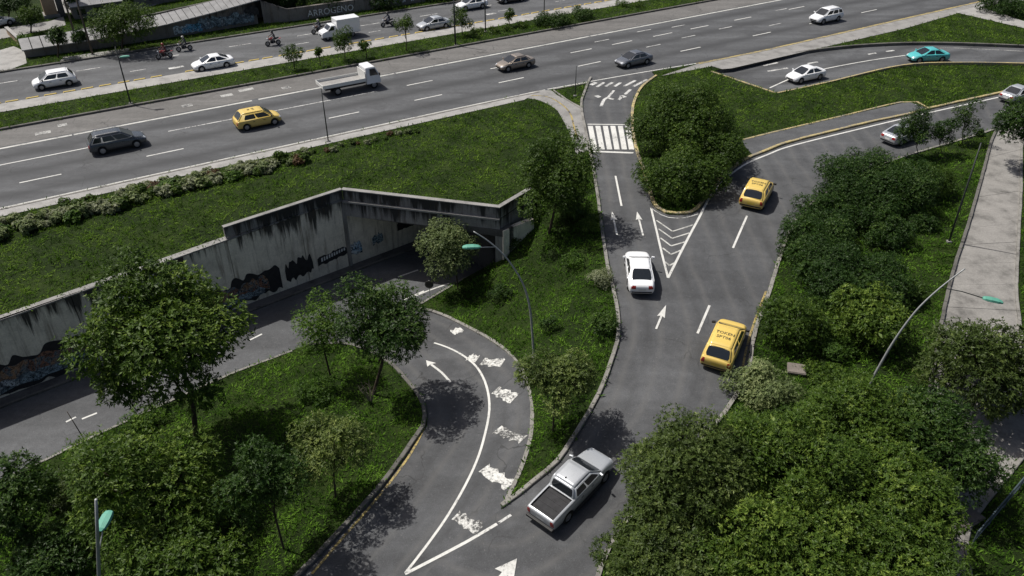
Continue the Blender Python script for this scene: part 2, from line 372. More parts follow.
def bake(o):
    """apply an object's modifiers"""
    dg = bpy.context.evaluated_depsgraph_get(); ev = o.evaluated_get(dg)
    me = bpy.data.meshes.new_from_object(ev); o.modifiers.clear(); old = o.data; o.data = me
    bpy.data.meshes.remove(old); return o

# sheets over the sloping ground
GEN_SHEETS = []
def sheet(name, poly, zfun, off, mat, step=1.2, parent=None, kind='structure', lat=None):
    poly = np.asarray(poly, float); nb = len(poly)
    lo, hi = poly.min(0), poly.max(0)
    gx, gy = np.meshgrid(np.arange(lo[0]+.31*step, hi[0], step), np.arange(lo[1]+.37*step, hi[1], step))
    gp = np.stack([gx.ravel(), gy.ravel()], 1)
    gp = gp[inpoly(gp, poly)] if len(gp) else gp
    vs = [Vector(p) for p in poly] + [Vector(p) for p in gp]
    r = delaunay_2d_cdt(vs, [(i, (i+1) % nb) for i in range(nb)], [], 1, 1e-4)
    V = np.array([[p.x, p.y] for p in r[0]]); F = r[2]
    cen = np.array([V[list(f)].mean(0) for f in F]); keep = inpoly(cen, poly)
    F = [f for f, k in zip(F, keep) if k]
    z = zfun(V[:,0], V[:,1]) + off
    o = mesh_obj(name, np.c_[V, z], F, mat, parent)
    bm = bmesh.new(); bm.from_mesh(o.data); bmesh.ops.recalc_face_normals(bm, faces=bm.faces)
    for f_ in bm.faces:
        if f_.normal.z < 0: f_.normal_flip()
    bm.to_mesh(o.data); bm.free()
    if lat is not None:
        q = resample(np.asarray(lat, float), .4); V3 = np.array([v_.co[:2] for v_ in o.data.vertices])
        dmin = np.min(np.hypot(V3[:,None,0]-q[None,:,0], V3[:,None,1]-q[None,:,1]), axis=1)
        at = o.data.attributes.new('lat', 'FLOAT', 'POINT'); at.data.foreach_set('value', dmin.astype(np.float32))
    if kind and parent is None: o['kind'] = kind
    return o
zero = lambda x, y: np.zeros(len(np.atleast_1d(x)))
def strip(name, pl, width, zfun, off, mat, parent, step=.8):
    """a painted line of this width along a polyline"""
    pl = resample(np.asarray(pl, float), step); t = np.gradient(pl, axis=0); t /= np.linalg.norm(t, axis=1)[:,None]
    nn = np.c_[-t[:,1], t[:,0]]; a, b = pl + nn*width/2, pl - nn*width/2
    V = np.concatenate([np.c_[a, zfun(a[:,0], a[:,1])+off], np.c_[b, zfun(b[:,0], b[:,1])+off]]); n = len(pl)
    return mesh_obj(name, V, [(n+i, n+i+1, i+1, i) for i in range(n-1)], mat, parent)
def flat_shape(name, poly, zfun, off, mat, parent):
    poly = np.asarray(poly, float); z = zfun(poly[:,0], poly[:,1]) + off
    me_v = np.c_[poly, z]
    from mathutils.geometry import tessellate_polygon
    tri = tessellate_polygon([[Vector((p[0], p[1], 0)) for p in poly]])
    F = []
    for t in tri:
        a, b, c = (poly[i] for i in t)
        F.append(t if (b[0]-a[0])*(c[1]-a[1])-(b[1]-a[1])*(c[0]-a[0]) > 0 else t[::-1])
    return mesh_obj(name, me_v, F, mat, parent)
def kerb(name, pl, zfun, mat, width=.22, h=.15, stone=1.0, side=1, pieces=True, base=None):
    """kerbstones along a polyline; side=+1 lies to the left of it"""
    root = empty(name, (0,0,0)); tag(root, kind='structure')
    pl = np.asarray(pl, float); d = np.r_[0, np.cumsum(np.linalg.norm(np.diff(pl, axis=0), axis=1))]
    n = max(1, int(round(d[-1]/stone))) if pieces else 1
    for k in range(n):
        s0, s1 = d[-1]*k/n + (.012 if pieces else 0), d[-1]*(k+1)/n - (.012 if pieces else 0)
        m = 2 if pieces else max(2, int(d[-1]/1.5))
        if pieces and stone > 1.5: m = 3
        ss = np.linspace(s0, s1, m); q = np.stack([np.interp(ss, d, pl[:,0]), np.interp(ss, d, pl[:,1])], 1)
        t = np.gradient(q, axis=0); t /= np.linalg.norm(t, axis=1)[:,None]; nn = np.c_[-t[:,1], t[:,0]]*side
        jit = random.uniform(-.012, .012) if pieces else 0
        a = q + nn*jit; b = q + nn*(width+jit)
        za = zfun(a[:,0], a[:,1]); zz = random.uniform(-.012, .012) if pieces else 0
        hh = h + zz; bv = .03
        rings = []
        for i in range(m):
            z0 = za[i]
            rings.append([(*a[i], z0-.12), (*a[i], z0+hh-bv), (*(a[i]*(1-bv/width)+b[i]*bv/width), z0+hh), (*b[i], z0+hh), (*b[i], z0-.12)])
        V = [p for r in rings for p in r]; F = []
        for i in range(m-1):
            for j in range(4):
                f = (i*5+j, (i+1)*5+j, (i+1)*5+j+1, i*5+j+1)
                F.append(f if side < 0 else f[::-1])
        F += [(0,1,2,3,4) if side > 0 else (4,3,2,1,0), tuple((m-1)*5+i for i in ((4,3,2,1,0) if side > 0 else (0,1,2,3,4)))]
        mm = mat if not isinstance(mat, list) else mat[k % len(mat)] if not callable(mat[0]) else None
        mesh_obj('kerb_stone', V, F, mm, root)
    return root

# ================================================================== LARGE STRUCTURE
def UW(ud, un): return WB0 + UD*ud + UN*un            # point in retaining-wall coordinates
LW = float(np.linalg.norm(WB1 - WB0))                 # wall length in view
ZP = 1.40                                             # parapet top
BR = G(500, 208, ZP)[:2]; WE = G(533, 189, ZP-.2)[:2]
BRud, BRun = np.dot(BR-WB0, UD), np.dot(BR-WB0, UN)
print('wall', LW, 'BR', BRud, BRun, 'near', NEAR_UD, NEAR_UN, 'WE', WE)
def cop(ud):  # height of the coping along the wall
    return np.interp(ud, [-60, 0, 21, LW], [-.6, 0.0, .5, .5])
def zA(x, y):
    x = np.atleast_1d(x); y = np.atleast_1d(y)
    ud = (x-WB0[0])*UD[0]+(y-WB0[1])*UD[1]; un = (x-WB0[0])*UN[0]+(y-WB0[1])*UN[1]
    t = x*N_[0]+y*N_[1]
    base = cop(np.minimum(ud, LW)) - .06
    f = smooth(0, 9, 65.0 - t)                       # 0 at the highway edge, 1 down by the wall
    return np.where(t < 65.4, base*f, 0)*(1-smooth(0.0, 3.0, x-WE[0]))

# ---- road outlines
hwy_near = [ST(-70,66.7), ST(20,66.8), ST(41,66.7), ST(50,66.3), ST(56,65.6), ST(64,64.7), ST(74,64.3), ST(200,64.3)]
hwy_far_t = 84.1
HWY = np.array(hwy_near + [ST(200,hwy_far_t), ST(-70,hwy_far_t)])
STRIP_F = np.array([ST(-70,89.0), ST(200,89.0), ST(200,91.5), ST(-70,91.5)])
FAR = np.array([ST(-70,91.5), ST(200,91.5), ST(200,102), ST(-70,102)])
slip_left = [(592,78),(589,84),(584.5,96),(582.5,104),(585,122),(591,150),(598,189),(603,226),(608,259),(614.5,288),(619.5,313),(620,338),(613,363),(599.5,398),(579.5,432),(559,463),(537,482),(515,500),(503,508)]
SL = spline(PL(slip_left))
slip_right = [(812,203),(798,216.5),(788,231.5),(779,254),(768,290),(752,335),(746,370),(726,408),(700,438),(670,468),(641,500),(614,535),(598,568),(590,600)]
SRr = spline(PL([(1060,112),(1024,121),(980,134),(950,143),(900,158),(850,178)] + slip_right))
nose = [(655,76),(640,88),(632,105),(631,122),(634,146),(644.5,179),(651,201),(657,210),(667,214.5),(684,215),(697,211.5),(709.5,194),(724.5,176.5),(744.5,161.5),(768,151.5),(793,142.5),(868,124),(910,115),(928,110),(1000,94),(1060,80)]
NO = spline(PL(nose))
SLIP = np.concatenate([SL, PL([(495,514),(470,535),(425,574),(410,610)]), SRr[::-1][0:1], SRr[::-1][1:], NO[::-1], P0([(650,70),(600,74)])])
# loop ramp
loop_out = [(406,311),(425,311),(440,315.6),(450.4,320),(466,328),(483.4,337),(501,348.6),(514.6,361),(523,376),(529,395),(530.5,418),(527,446),(516,476.5),(503,504)]
LO = spline(PL(loop_out))
loop_in = [(309,345),(345,343.5),(375,353),(395,366),(408,380),(421,396),(427,413),(427,425),(421,434),(408.5,452),(391,477),(366,507),(336,539.5),(301,577),(280,600)]
LI = spline(PL(loop_in))
LOOP = np.concatenate([LO, PL([(500,512),(470,540),(428,576),(410,612)]), LI[::-1], P0([(290,342),(330,312)], ZU)])
# underpass road
uds = np.linspace(-50, 34, 40)
U_near = np.array([UW(u, np.interp(u, NEAR_UD, NEAR_UN)) for u in uds])
UKF = .95                                              # footway between wall and kerb
UND = np.array([UW(-50, UKF), UW(34, UKF)]); UND = np.concatenate([UND, U_near[::-1]])
# road at the upper right
R2U = spline(P0([(712,71.5),(725,69),(790,54.5),(850,47.5),(930,45),(1024,48),(1090,52)]))
R2L = spline(P0([(776,93),(826,83),(900,67.5),(960,65),(1024,66),(1090,68)]))
R2 = np.concatenate([R2U, R2L[::-1]])
PATH = np.concatenate([spline(P0([(740,142),(768,135),(840,118),(908,102.5)])), P0([(927,109)]), NO[(NO[:,0] < P(924,111)[0]) & (NO[:,0] > P(752,158)[0])][::-1][::1]])
WALKR = np.concatenate([spline(PL([(996,128),(989,144),(979,181),(965,229),(954,262),(944,300),(934,350),(927,392),(925,430),(935,480),(948,515),(950,545),(945,600)])),
                        spline(PL([(975,600),(968,540),(985,508),(1020,465),(1034,440),(1030,400),(1024,350),(1018,300),(1018,271),(1020,231),(1022,194),(1023,144),(1030,118)]))])
CYC = np.concatenate([spline(P0([(505,102),(520,99),(537,100.5),(554.5,109),(563,121),(570,136),(577,158)])), spline(P0([(590,150),(585,123),(582,109),(572,103),(557,96),(551,91),(540,91)]))])
SIDE_L = np.array([ST(-70,65.4), ST(41.5,65.4), ST(44,66.7), ST(-70,66.68)])
SIDE_R = np.concatenate([P0([(660,77),(712,67),(722,70)]), np.array([ST(66,61.6), ST(95,61.4), ST(112,62.6), ST(125,61), ST(200,61), ST(200,64.3), ST(74,64.3), ST(64,64.7)])])
WALKT = P0([(958,9.5),(900,29),(918,31),(905,21),(958,14),(1024,29),(1060,38),(1060,28),(1024,22),(985,7)])
WALKT = P0([(955,13),(1024,29),(1070,40),(1070,32),(1024,22),(978,7)])
HOLES = [HWY, STRIP_F, FAR, SLIP, LOOP, UND, R2, PATH, WALKR, CYC, SIDE_L, SIDE_R, WALKT,
         np.array([UW(-50,-.05), UW(LW+1,-.05), UW(LW+1,UKF+.02), UW(-50,UKF+.02)])]
W_line = np.array([UW(-70,0), UW(LW,0), BR, WE, (WE[0]+.2, 64.5), (200, 64.5)])
def ground(name, poly, zfun, off, mat, step, box, HOLES):
    pts = [tuple(p) for p in poly]; edges = [(i, (i+1) % len(poly)) for i in range(len(poly))]
    for h in HOLES:
        hh = resample(np.r_[h, h[:1]], .9)[:-1] if len(h) < 12 else h
        k = len(pts); pts += [tuple(p) for p in hh]; edges += [(k+i, k+(i+1) % len(hh)) for i in range(len(hh))]
    gx, gy = np.meshgrid(np.arange(box[0], box[1], step), np.arange(box[2], box[3], step))
    gp = np.stack([gx.ravel(), gy.ravel()], 1) + RNG.uniform(-.2, .2, (gx.size, 2))*step
    gp = gp[inpoly(gp, poly)]
    for h in HOLES: gp = gp[~inpoly(gp, h)]
    pts += [tuple(p) for p in gp]
    r = delaunay_2d_cdt([Vector(p) for p in pts], edges, [], 0, 1e-3)
    V = np.array([[p.x, p.y] for p in r[0]]); F = np.array([f for f in r[2] if len(f) == 3])
    cen = V[F].mean(1); keep = inpoly(cen, poly)
    for h in HOLES: keep &= ~inpoly(cen, h)
    F = F[keep]; a, b, c = V[F[:,0]], V[F[:,1]], V[F[:,2]]
    flip = ((b[:,0]-a[:,0])*(c[:,1]-a[:,1])-(b[:,1]-a[:,1])*(c[:,0]-a[:,0])) < 0; F[flip] = F[flip][:, ::-1]
    used = np.unique(F); mp = -np.ones(len(V), int); mp[used] = np.arange(len(used)); V = V[used]; F = mp[F]
    return tag(mesh_obj(name, np.c_[V, zfun(V[:,0], V[:,1]) + off], F, mat, None, True), kind='structure')
A_poly = np.concatenate([W_line, [(600, 64.5), (600, 900), (-600, 900), (-600, -20)]])
B_poly = np.concatenate([W_line, [(200, -30), (-120, -30)]])
def zall(x, y): return np.where(np.atleast_1d(y) > 64, 0, zf(x, y))
GA = ground('lawn_embankment', A_poly, zA, .06, M['lawn'], 1.1, (-62, 80, 34, 120), [h for k, h in enumerate(HOLES) if k not in (4, 5, 13)])
GB = ground('lawn_slope', B_poly, zf, .07, M['lawn'], .8, (-40, 50, 12, 64.4), HOLES)

road_h = sheet('highway', HWY, zero, 0, M['asphalt_hwy'], 6)
road_f = sheet('frontage_road', FAR, zero, .004, M['asphalt_far'], 6)
strip_f = sheet('median_footway', STRIP_F, zero, .10, M['concrete_pale'], 6)
road_s = sheet('slip_road', SLIP, zf, .008, M['asphalt_slip'], .7, lat=SL)
road_l = sheet('loop_ramp', LOOP, zf, .004, M['asphalt_loop'], .6, lat=LI)
road_u = sheet('underpass_road', UND, lambda x, y: np.full(len(x), ZU), 0, M['asphalt_under'], 2)
zR2 = lambda x, y: -.30*(1-smooth(25, 48, np.atleast_1d(x)))
road_r = sheet('exit_road', R2, zR2, -.02, M['asphalt_hwy'], 2)
path_ = sheet('asphalt_footpath', PATH, zall, .10, M['asphalt_path'], 2)
cyc = sheet('cycle_path', CYC, zero, .09, M['concrete'], 2)
side_l = sheet('roadside_footway', SIDE_L, zero, .10, M['concrete_pale'], 4)
side_r = sheet('roadside_footway', SIDE_R, zero, .10, M['concrete'], 4)
walk_t = sheet('concrete_footpath', WALKT, zero, .104, M['concrete_pale'], 4)
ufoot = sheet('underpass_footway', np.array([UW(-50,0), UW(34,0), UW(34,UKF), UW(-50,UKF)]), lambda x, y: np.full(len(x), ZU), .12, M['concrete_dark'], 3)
# the right-hand walkway is laid in slabs
walk_root = tag(empty('concrete_walkway'), kind='structure')
zwalk = lambda x, y: zall(x, y)
a_ = resample(spline(PL([(996,128),(989,144),(979,181),(965,229),(954,262),(944,300),(934,350),(927,392),(925,430),(935,480),(948,515),(950,545),(945,600)])), .5)
b_ = resample(spline(PL([(1030,118),(1023,144),(1022,194),(1020,231),(1018,271),(1018,300),(1024,350),(1030,400),(1034,440),(1020,465),(985,508),(968,540),(975,600)])), .5)
nS = 20
for k in range(nS):
    def at(pl, f): i = f*(len(pl)-1); j = int(min(i, len(pl)-2)); return pl[j] + (pl[j+1]-pl[j])*(i-j)
    g_ = .004
    row = [[at(a_, (k+u)/nS), at(b_, (k+u)/nS)] for u in (g_, .5, 1-g_)]
    V = []
    for l, r in row:
        for f in (0, .33, .66, 1): p = l + (r-l)*f; V.append((p[0], p[1], float(zwalk(p[0], p[1])[0]) + .09 + (k*7 % 3)*.006))
    V2 = [(x, y, z-.12) for x, y, z in V]; n0 = len(V)
    F = [(i*4+j+4, i*4+j+5, i*4+j+1, i*4+j) for i in range(2) for j in range(3)]
    ring = [0,1,2,3,7,11,10,9,8,4]
    F += [(ring[i], ring[(i+1)%10], n0+ring[(i+1)%10], n0+ring[i]) for i in range(10)]
    mesh_obj('slab', V+V2, F, M['concrete_walk'], walk_root)
sheet('walkway_bed', WALKR, zall, .02, M['soil'], 1.5)
# wide base that closes the world under everything and reaches the horizon
tag(mesh_obj('ground', [(-900,-300,-6.2),(900,-300,-6.2),(900,1200,-6.2),(-900,1200,-6.2)], [(0,1,2,3)], M['soil']), kind='structure')

# ---- kerbs
K = M['kerb']
zz0 = zero
kerb('kerb', SL, zf, K, .24, .16, 1.0, -1)
kerb('kerb', LO, zf, M['kerb'], .22, .15, 1.0, 1)
kerb('kerb', LI, zf, M['kerb_dark'], .25, .18, 1.0, -1)
kerb('kerb', SRr, zf, K, .24, .16, 1.0, 1)
kerb('kerb', NO, zf, M['kerb_yellow'], .26, .17, 1.0, 1)
zu = lambda x, y: np.full(len(np.atleast_1d(x)), ZU)
unl = np.array([p for p, u in zip(U_near, uds) if u < np.dot(P0([(309,345)], ZU)[0]-WB0, UD)])
kerb('kerb', unl, zu, K, .2, .13, 1.0, -1)
un2 = np.array([UW(u, np.interp(u, NEAR_UD, NEAR_UN)) for u in np.linspace(np.dot(P0([(415,308)], ZU)[0]-WB0, UD), 34, 20)])
kerb('kerb', un2, zu, K, .2, .13, 1.0, -1)
kerb('kerb', np.array([UW(-50,UKF), UW(34,UKF)]), zu, M['kerb_dark'], .16, .15, 1.0, 1)
kerb('kerb', np.array([ST(-70,84.1), ST(200,84.1)]), zero, M['kerb_dark'], .25, .2, 1, 1, False)
kerb('kerb', np.array([ST(-70,102.0), ST(200,102.0)]), zero, M['kerb_dark'], .3, .18, 1, 1, False)
kerb('kerb', np.array(hwy_near[:3]+[ST(44,66.6)]), zero, M['kerb'], .2, .13, 1, -1, False)
kerb('kerb', R2U, zR2, M['kerb_dark'], .25, .32, 1, 1, False)
kerb('kerb', R2L, zR2, M['kerb_yellow'], .25, .38, 1, -1, False)
kerb('kerb', P0([(712,71.5),(776,93)]), lambda x, y: np.full(len(x), -.3), M['kerb_yellow'], .3, .40, 1, -1, False)
kerb('kerb', spline(P0([(744,141.2),(768,135),(840,118),(908,102.5),(927,109)])), zall, M['kerb_yellow'], .2, .14, 1, 1, False)
kerb('kerb', np.array(hwy_near[5:7]+[ST(120,64.3)]), zero, M['kerb_yellow'], .22, .13, 1, -1, False)
kerb('kerb', spline(P0([(553,91.5),(557,96.5),(572,103.5),(581,110)])), zero, M['kerb'], .15, .16, 1, 1, False)
kerb('kerb', spline(P0([(553,90),(560,87),(575,85),(588,83.5)])), zero, M['kerb'], .2, .15, 1, -1, False)
kerb('kerb', a_, zall, M['kerb_dark'], .2, .26, 1.0, 1)
kerb('kerb', b_, zall, M['kerb'], .2, .2, 1.0, -1)

# ---- painted markings (sheets a few millimetres above the asphalt, parts of their road)
ZO = .010
def hline(name, s0, s1, t, wd, road, mat='paint_white', z=ZO, t1=None):
    strip(name, np.array([ST(s0, t), ST(s1, t1 if t1 is not None else t)]), wd, zero, z, M[mat], road, 4)
for a, b in ((-30,2),(2,18.5),(19,34),(34,60),(60,95),(95,150)): hline('edge_line', a, b-.15, 79.6, .30, road_h, 'paint_mid')
pn = [ST(-60,66.98), ST(20,67.15), ST(41,67.0), ST(51.6,66.4), ST(57,65.9), ST(64,65.1), ST(74.5,64.62), ST(98.4,64.62), ST(150,64.6)]
strip('edge_line', spline(np.array(pn[:3]+[ST(45,66.9)])), .18, zero, ZO, M['paint_mid'], road_h)
strip('edge_line', spline(np.array([ST(45.3,66.9)]+pn[3:6])), .15, zero, ZO, M['paint_white'], road_h)
strip('edge_line', spline(np.array(pn[5:])), .18, zero, ZO, M['paint_yellow'], road_h)
for s in (-3.1, 6.7, 23.2, 32.2, 42.0, 52.2, 65.4, 77, 87, 97): hline('lane_dash', s, s+3.1, 71.2 if s < 60 else 69.3, .16, road_h)
for s in (-14, 33.4, 43.5, 54.2, 60.2, 66.5, 72.5, 80, 90, 100): hline('lane_dash', s, s+3.0, 75.5, .16, road_h)
hline('lane_line', -8, 6.2, 75.8, .15, road_h); hline('lane_line', 9.5, 30, 75.9, .15, road_h, 'paint_worn', ZO, 75.6)
for s, t in ((63,72.6),(69,73.2),(71,77.3),(75.5,73.6),(82,71.4),(88,76),(59,77.4),(66,78)): hline('lane_dash', s, s+2.2, t, .15, road_h, 'paint_worn')
for s, t, l in ((-1,81.5,1.3),(1.0,82.6,.8),(12,81.6,1.0),(16,82.4,1.2),(18,83,1.5),(22,81.4,.9)): hline('paint_patch', s, s+l, t, .7, road_h, 'paint_pale', .014)
for s in np.arange(-12, 110, 8.3): hline('lane_dash', s, s+2.6, 98.4, .16, road_f, 'paint_worn')
for s in np.arange(-9, 110, 9.3): hline('lane_dash', s, s+1.6, 95.2, .14, road_f, 'paint_worn')
for s, t, l in ((13.4,94.0,1.6),(17.3,93.4,1.2),(54,94.6,1.4),(57,94.4,1.0)): hline('paint_patch', s, s+l, t, .55, road_f, 'paint_worn')
# slip road: stop line, crossing, dashes, arrows, chevrons
def pline(name, pts, wd, road, zfun=zf, off=.014, mat='paint_white', curved=True):
    q = PL(pts) if zfun is zf else P0(pts, ZU if zfun is zu else 0)
    strip(name, spline(q) if curved and len(pts) > 2 else q, wd, zfun, off, M[mat], road, .6)
pline('stop_line', [(593.5,151.5),(633.5,153)], .30, road_s)
pline('crossing_edge', [(587.5,124.3),(629.5,124.8)], .18, road_s)
for k in range(6):
    f = k/5.; x0, x1 = 590.3+f*37.5, 594.8+f*37.0
    if k == 5: x0, x1 = 627.5, 631.5
    pline('crossing_stripe', [(x0,126),(x1,149.5)], .46, road_s)
pline('lane_dash', [(615.5,176),(621.5,206)], .15, road_s)
for c in ([(612,212),(617,235.5)], [(637,212),(643,236)], [(666,305.5),(656,329.5)]):
    tip, tail = (P(*q)[:2] for q in c); d = tip-tail; L = np.linalg.norm(d); d /= L; n_ = np.array([-d[1], d[0]])
    hw, hl, sw = .25, 1.2, .065
    poly = [tail-n_*sw, tip-d*hl-n_*sw, tip-d*(hl+.12)-n_*hw, tip, tip-d*(hl+.12)+n_*hw, tip-d*hl+n_*sw, tail+n_*sw]
    flat_shape('lane_arrow', poly, zf, .045, M['paint_white'], road_s)
tip, tail = P(517,559)[:2], P(492,590)[:2]; d = tip-tail; d /= np.linalg.norm(d); n_ = np.array([-d[1], d[0]])
flat_shape('lane_arrow', [tail-n_*.16, tip-d*1.0-n_*.16, tip-d*1.05-n_*.55, tip, tip-d*1.05+n_*.55, tip-d*1.0+n_*.16, tail+n_*.16], zf, .04, M['paint_white'], road_s)
pline('lane_dash', [(747,216),(733,248)], .15, road_s); pline('lane_dash', [(709.5,305.5),(697.5,333.5)], .15, road_s)
pline('edge_line', [(651,208),(660,246),(668,278)], .15, road_s)
pline('edge_line', [(668,278),(683,248),(700,216),(710,197),(725,179.5),(745,164.5),(768,154.5),(793,145.5),(868,127),(928,113),(1000,97),(1040,88)], .17, road_s)
pline('edge_line', [(651,208),(665,217),(684,218),(698,214)], .08, road_s, mat='paint_worn')
for (a, b, c) in (((656.5,220.5),(672.5,231.5),(693,225)),((658.5,229),(672,238.5),(689.5,233)),((660.5,238),(671,246),(685,242)),((662.5,248),(671,254.5),(681.5,250)),((665,262),(669.5,265.5),(674.5,263))):
    pline('chevron', [a, b], .12, road_s, curved=False, mat='paint_mid'); pline('chevron', [b, c], .12, road_s, curved=False, mat='paint_mid')
pline('edge_line', [(766,291),(750,335),(742,370)], .13, road_s, mat='paint_yellow')
pline('edge_line', [(405,574),(440,556),(470,540),(497,524)], .17, road_s)
pline('edge_line', [(498.5,523),(505,519),(511,515)], .15, road_s, mat='paint_worn')
# hatching at the top of the slip road
for (a, b, wd) in (((591,85),(596,82.5),.5),((597,87),(604,82.5),.35),((605.5,86.5),(612.5,82.5),.35),((614.5,86.5),(621,82.5),.35),((624,86.5),(635.5,80.5),.35),((633.5,86.5),(647,79.5),.35),((645,86.5),(652,82.5),.3)):
    pline('hatch_stripe', [a, b], wd*.9, road_s, mat='paint_worn')
def worn_arrow(pts, wd): pline('worn_arrow', pts, wd, road_s, mat='paint_worn')
worn_arrow([(601,106.5),(604.5,99),(608,97.5)], .30); worn_arrow([(608,97.5),(611,94),(614,90.5)], .25); worn_arrow([(608,98),(613.5,99.5)], .35)
worn_arrow([(618.5,100),(622,96.5)], .3); worn_arrow([(621,97),(625,96)], .6); worn_arrow([(625,94.5),(630.5,89.5)], .3); worn_arrow([(596,97),(599.5,96)], .6)
# loop ramp markings
pline('edge_line', [(405.5,573),(425,548),(447,517),(465,486),(478,458),(486,430),(489.5,408),(487,388),(479,370),(466,357.5),(450,348.5),(434,343)], .14, road_l, off=.022)
tip, tail = P(426,360.5)[:2], P(450,382)[:2]
mid = P(440.5,371)[:2]
pline('lane_arrow', [(431,364.5),(441,372),(450.5,382.5)], .16, road_l, off=.022)
d = tip-P(434,367)[:2]; d /= np.linalg.norm(d); n_ = np.array([-d[1], d[0]])
flat_shape('lane_arrow', [tip, tip-d*.75+n_*.34, tip-d*.6, tip-d*.75-n_*.34], zf, .024, M['paint_white'], road_l)
for q in ([(452,333),(462,329)],[(468,357.5),(478,359)],[(482,362),(503,363)],[(494,391.5),(515,398.5)],[(497,429.5),(523,440)],[(484,468),(510,486)],[(455,516),(480,530)]):
    pts = PL(q); d = pts[1]-pts[0]; L = np.linalg.norm(d); d /= L; n_ = np.array([-d[1], d[0]]); k = 7; poly_u, poly_d = [], []
    k = 10; up_, dn_ = [], []
    for i in range(k):                                  # broken block of old painted lettering
        c = pts[0] + d*L*i/(k-1); up_.append(c+n_*random.uniform(.22,.50)); dn_.append(c-n_*random.uniform(.20,.48))
    flat_shape('worn_lettering', up_+dn_[::-1], zf, .022, M['paint_broken'], road_l)
pline('edge_line', [(424,428),(413,450),(395,476),(370,507),(341,540),(312,574)], .14, road_l, off=.022, mat='paint_yellow')
# underpass
for a, b in (((398,277),(418,270)),((66,422),(76,417)),((82,419),(97,413)),((404,300),(424,291)),((250,340),(262,334))): pline('lane_dash', [a, b], .14, road_u, zu, .008)
pline('edge_line', [(408,299),(430,290),(449,283.5)], .14, road_u, zu, .008)
# exit road and footpaths
z2 = lambda x, y: zR2(x, y)
def r2line(name, pts, wd, mat='paint_white'):
    q = P0(pts, -.1); strip(name, spline(q) if len(pts) > 2 else q, wd, z2, -.008, M[mat], road_r, .8)
r2line('lane_line', [(770,86),(800,73.5),(830,67),(870,60.5),(905,56)], .16)
r2line('edge_line', [(935,49.3),(955,48.7),(1024,52)], .14, 'paint_pale')
for a, b in (((764,64),(778,61)),((768,69.5),(788,66.5)),((808,62.5),(818,61)),((868,54.5),(876,53.3)),((886,52),(894,51))): r2line('lane_dash', [a, b], .3, 'paint_worn')
pl_c = spline(P0([(520,96.5),(545,97),(560,104),(570,114),(574,128),(578,140)])); strip('cycle_line', pl_c, .16, zero, .098, M['paint_yellow'], cyc)
for a, b in (((997,113.5),(1008,110)),): pline('lane_dash', [a, b], .16, road_s, mat='paint_white')
# resurfaced patch along the highway's outer lane
sheet('asphalt_repair', np.array([ST(-60,79.95), ST(12,80.0), ST(30,79.95), ST(52,80.05), ST(160,79.95), ST(160,84.05), ST(-60,84.05)]), zero, .004, M['asphalt_pale'], 6, road_h)

# ---- raised yellow lane separators
sep = MB().box((0,0,.07), (1.25,.34,.14), 0, .86).build('lane_separator', M['sep_yellow'], None, False, .02)
sep_me = sep.data; bpy.data.objects.remove(sep)
for k in range(74):
    s = -14 + k*1.72
    if 12.5 < s < 14 or 31.5 < s < 33: continue
    p = ST(s + random.uniform(-.12,.12), 91.75); o = bpy.data.objects.new('lane_separator', sep_me); C.objects.link(o)
    o.location = (p[0], p[1], .004); o.rotation_euler = (0,0,HA+random.uniform(-.03,.03))
    tag(o, 'low yellow concrete block in the broken row beside the pale median footway', 'lane separator', 'yellow separator blocks')

# ================================================================== RETAINING WALL, BRIDGE, PARAPETS
def wall_box(ua, ub, t0, t1, z0a, z0b, z1a, z1b):
    """slab between two points along the wall, from un=t0 to un=t1"""
    a0, a1, b0, b1 = UW(ua,t0), UW(ua,t1), UW(ub,t0), UW(ub,t1)
    V = [(*a0,z0a),(*a1,z0a),(*b1,z0b),(*b0,z0b),(*a0,z1a),(*a1,z1a),(*b1,z1b),(*b0,z1b)]
    return V, [(0,3,2,1),(4,5,6,7),(0,1,5,4),(1,2,6,5),(2,3,7,6),(3,0,4,7)]
F6 = [(0,3,2,1),(4,5,6,7),(0,1,5,4),(1,2,6,5),(2,3,7,6),(3,0,4,7)]
def quad_box(a, b, n, t0, t1, z0a, z0b, z1a, z1b):
    a = np.asarray(a); b = np.asarray(b); V = []
    for za, zb in ((z0a,z0b),(z1a,z1b)):
        V += [(*(a+n*t0),za),(*(a+n*t1),za),(*(b+n*t1),zb),(*(b+n*t0),zb)]
    return V, F6
rw = tag(empty('retaining_wall', (*UW(LW/2, 0), ZU)), 'long stained concrete retaining wall with graffiti along the sunken road', 'wall')
def child(o, root):
    o.parent = root; o.matrix_parent_inverse = Matrix.Translation(-Vector(root.location)) if root.rotation_euler.z == 0 else root.matrix_world.inverted(); return o
STEP_U = float(np.dot(G(227,240,.5)[:2]-WB0, UD))
ed = sorted(list(np.arange(STEP_U-52, STEP_U, 5.2)) + [STEP_U, STEP_U+5.6, STEP_U+11.0, LW] )
ed = [e for e in ed if e <= LW+.01]
for a, b in zip(ed[:-1], ed[1:]):
    jo = random.uniform(-.02, .02)
    o = child(mesh_obj('wall_panel', *wall_box(a+.02, b-.02, -.45, .0+jo, ZU-.3, ZU-.3, cop(a), cop(b)), M['wall']), rw)
    o = child(mesh_obj('coping', *wall_box(a+.01, b-.01, -.5, .07, cop(a), cop(b), cop(a)+.10, cop(b)+.10), M['concrete'] if b <= STEP_U+.01 else M['parapet']), rw)
for a, b in ((STEP_U, STEP_U+5.6), (STEP_U+5.6, LW-.0)):
    child(mesh_obj('parapet', *wall_box(a+.01, b-.01, -.28, -.03, .6, .6, ZP, ZP), M['parapet']), rw)
    child(mesh_obj('parapet_cap', *wall_box(a, b, -.33, .02, ZP, ZP, ZP+.07, ZP+.07), M['concrete']), rw)
